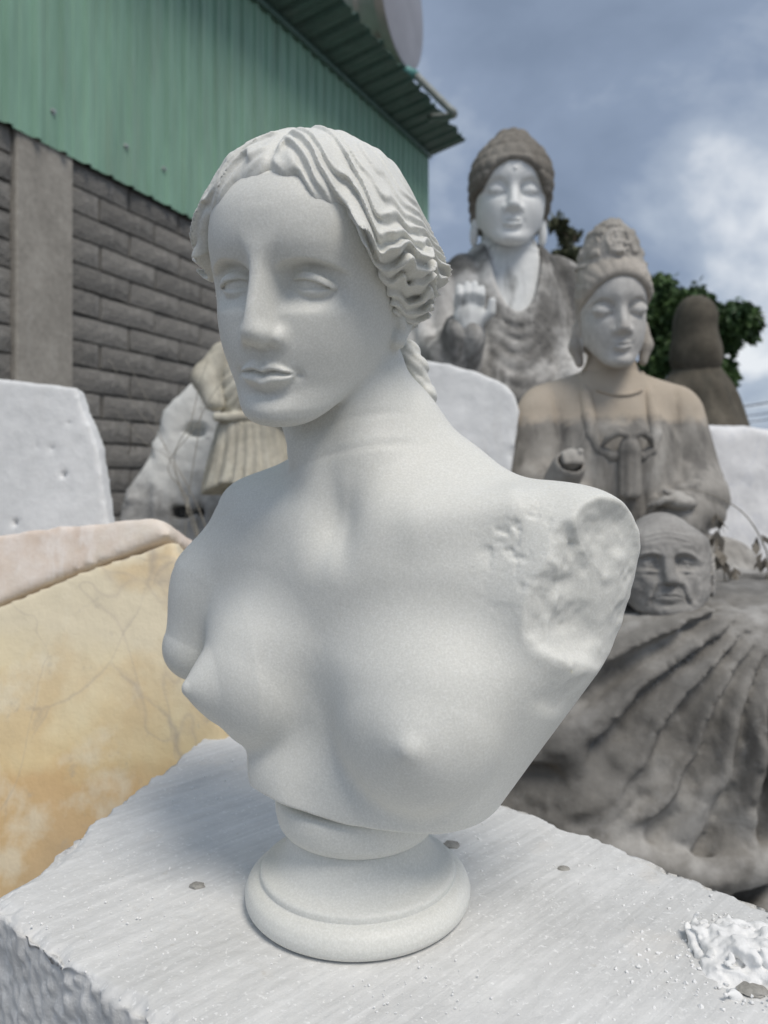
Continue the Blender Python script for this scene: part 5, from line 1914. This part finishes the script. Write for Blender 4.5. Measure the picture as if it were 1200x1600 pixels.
def trees():
    rng = random.Random(11)
    bark = m_plain('bark', (.13, .105, .08), .9, var=.3, sc=8)
    lf = m_leaf('dark_green_leaf', (.022, .055, .018), (.075, .135, .040))
    lf2 = m_leaf('olive_leaf', (.060, .072, .040), (.12, .13, .075))
    Y = 12.0
    b = PX(1095, 640, Y); b.z = 0
    root = empty('drooping_tree', b, 'dark green tree with drooping leaves rising behind the hooded statue', 'tree')
    k = Y / 1208
    cl = []
    for (px, py, rx, rz) in ((1032, 455, 24, 30), (1048, 490, 34, 34), (1030, 530, 26, 36), (1060, 540, 34, 34), (1092, 480, 28, 26), (1120, 500, 30, 26), (1150, 495, 26, 28), (1168, 500, 20, 26), (1138, 530, 18, 20),
                             (1020, 570, 24, 24), (1105, 590, 40, 34), (1088, 455, 12, 14), (1060, 470, 22, 22), (1130, 585, 20, 30), (1176, 520, 8, 14), (1000, 480, 20, 34)):
        cl.append((PX(px, py, Y + rng.uniform(-.25, .25)), Vector((rx * k, rx * k * 1.1, rz * k))))
    leaf_crown('crown', lf, cl, 15000, .13, rng, root, .8)
    bm = bmesh.new()
    top = PX(1075, 530, Y)
    sweep(bm, curve_pts([b, b.lerp(top, .5) + Vector((.12, 0, 0)), top], 12), [.16 - .008 * i for i in range(13)], 10)
    for (c, r) in cl[::2]:
        sweep(bm, curve_pts([top - Vector((0, 0, .4)), (top + c) / 2 + Vector((0, 0, .12)), c], 8), [.05 - .005 * i for i in range(9)], 6)
    link_mesh('trunk', bm_mesh('trunk', bm, True), bark, root)
    Y = 14.0; k = Y / 1208
    b = PX(890, 640, Y); b.z = 0
    root = empty('thin_tree', b, 'thin olive treetop showing between the curly haired and crowned statues', 'tree')
    cl = [(PX(px, py, Y + rng.uniform(-.2, .2)), Vector((rx * k, rx * k, rz * k))) for (px, py, rx, rz) in ((872, 350, 12, 9), (884, 364, 9, 8), (895, 368, 9, 6), (886, 378, 7, 7), (874, 400, 10, 9), (890, 405, 14, 10), (905, 398, 10, 12), (868, 408, 7, 6), (889, 392, 6, 5))]
    leaf_crown('crown', lf2, cl, 1500, .12, rng, root, .2)
    bm = bmesh.new()
    sweep(bm, curve_pts([b, PX(892, 500, Y), PX(889, 400, Y), PX(886, 372, Y), PX(874, 350, Y)], 16), [.07 - .0038 * i for i in range(17)], 8)
    sweep(bm, curve_pts([PX(889, 400, Y), PX(897, 385, Y), PX(898, 368, Y)], 6), .012, 5)
    sweep(bm, curve_pts([PX(890, 420, Y), PX(880, 408, Y), PX(872, 404, Y)], 6), .012, 5)
    link_mesh('trunk', bm_mesh('trunk', bm, True), bark, root)


def cables():
    mt = m_plain('black_cable', (.03, .03, .035), .6)
    wood = m_plain('grey_pole_wood', (.22, .2, .18), .9, var=.2)
    Y = 26.0
    poles = []
    a = Vector((PX(1040, 0, Y).x, Y, 0)); b = Vector((PX(1330, 0, 22).x, 22, 0))
    for i, (p, h, lab) in enumerate(((a, PX(0, 628, Y).z + .2, 'grey utility pole hidden behind the hooded statue'), (b, PX(0, 560, 22).z + .3, 'grey utility pole off to the right'))):
        bm = bmesh.new(); sweep(bm, [p, p + Vector((0, 0, h))], [.12, .09], 10)
        o = link_mesh('utility_pole', bm_mesh('utility_pole', bm, True), wood)
        tag(o, lab, 'pole', 'utility poles carrying the cables')
        o.data.transform(Matrix.Translation(-p)); o.location = p
    for (py0, py1, r, lab) in ((636, 592, .022, 'uppermost black overhead cable at the right edge'), (648, 612, .014, 'middle black overhead cable at the right edge'), (658, 622, .014, 'lowest black overhead cable at the right edge')):
        p0 = PX(1040, py0, Y); p1 = PX(1330, py1, 22)
        pts = [p0.lerp(p1, t) - Vector((0, 0, .35 * 4 * t * (1 - t))) for t in [i / 20 for i in range(21)]]
        bm = bmesh.new(); sweep(bm, pts, r, 6)
        tag(link_mesh('overhead_cable', bm_mesh('overhead_cable', bm, True), mt), lab, 'cable', 'overhead cables on the right')


def weeds():
    rng = random.Random(3)
    mt = m_plain('dry_stem', (.30, .28, .24), .9, var=.2)
    lf = m_plain('dry_leaf', (.20, .18, .15), .9, var=.3)

    def weed(base, paths, rad, leaves, label, Y):
        root = empty('dry_weed', base, label, 'weed')
        for pp in paths:
            bm = bmesh.new()
            pts = curve_pts([PX(*q) if len(q) == 3 else PX(q[0], q[1], Y) for q in pp], 18)
            sweep(bm, pts, [rad * (1 - .6 * i / 18) for i in range(19)], 5)
            link_mesh('stem', bm_mesh('stem', bm, True), mt, root)
        for (px, py, s) in leaves:
            bm = bmesh.new()
            for k in range(5):
                p = PX(px + rng.uniform(-5, 5), py + rng.uniform(-8, 8), Y)
                a = Vector((rng.gauss(0, .4), rng.gauss(0, .4), -1)).normalized() * s * rng.uniform(.6, 1.2)
                b = Vector((rng.gauss(0, 1), rng.gauss(0, 1), .2)).normalized() * s * .25
                v = [bm.verts.new(x) for x in (p, p + a * .5 + b, p + a, p + a * .5 - b)]
                bm.faces.new(v)
            link_mesh('leaf', bm_mesh('leaf', bm), lf, root)
    Y = 2.1
    weed(PX(300, 1000, Y), [[(330, 1000), (325, 840), (268, 712), (215, 640), (170, 560)], [(335, 1000), (330, 850), (275, 730), (225, 690), (180, 640)], [(322, 1000), (318, 860), (258, 700), (238, 640), (196, 560)]], .0012, [(206, 700, .02)], 'thin dry grass stems crossing the block wall left of the bust', Y)
    Y = 2.2
    weed(PX(330, 1000, Y), [[(345, 1000), (310, 850), (272, 722), (298, 660), (312, 600), (326, 560)], [(350, 1000), (296, 790), (262, 730), (305, 668), (345, 600), (420, 560)], [(280, 1000), (289, 830), (300, 740), (313, 660), (318, 590)]], .0020, [], 'taller dry stems crossing the grimy white boulder', Y)
    Y = 1.95
    weed(PX(1175, 1100, Y), [[(1180, 1100), (1199, 900), (1193, 850), (1160, 800), (1110, 772), (1060, 762)], [(1150, 1100), (1132, 900), (1126, 850), (1120, 800)]], .0028, [(1118, 805, .04), (1122, 835, .05), (1128, 862, .05), (1133, 880, .05), (1185, 840, .04), (1192, 868, .04), (1150, 892, .035), (1196, 905, .04)], 'dry curved stem with withered leaves between the crowned statue and the veined boulder', Y)


VB = .0014
ground()
shed()
water_tank()
drain_pipe()
trees()
cables()
stones()
hooded_statue()
curl_statue()
skirt_statue()
crown_statue()
tarp()
old_man()
weeds()
block()
plaster()
bust()
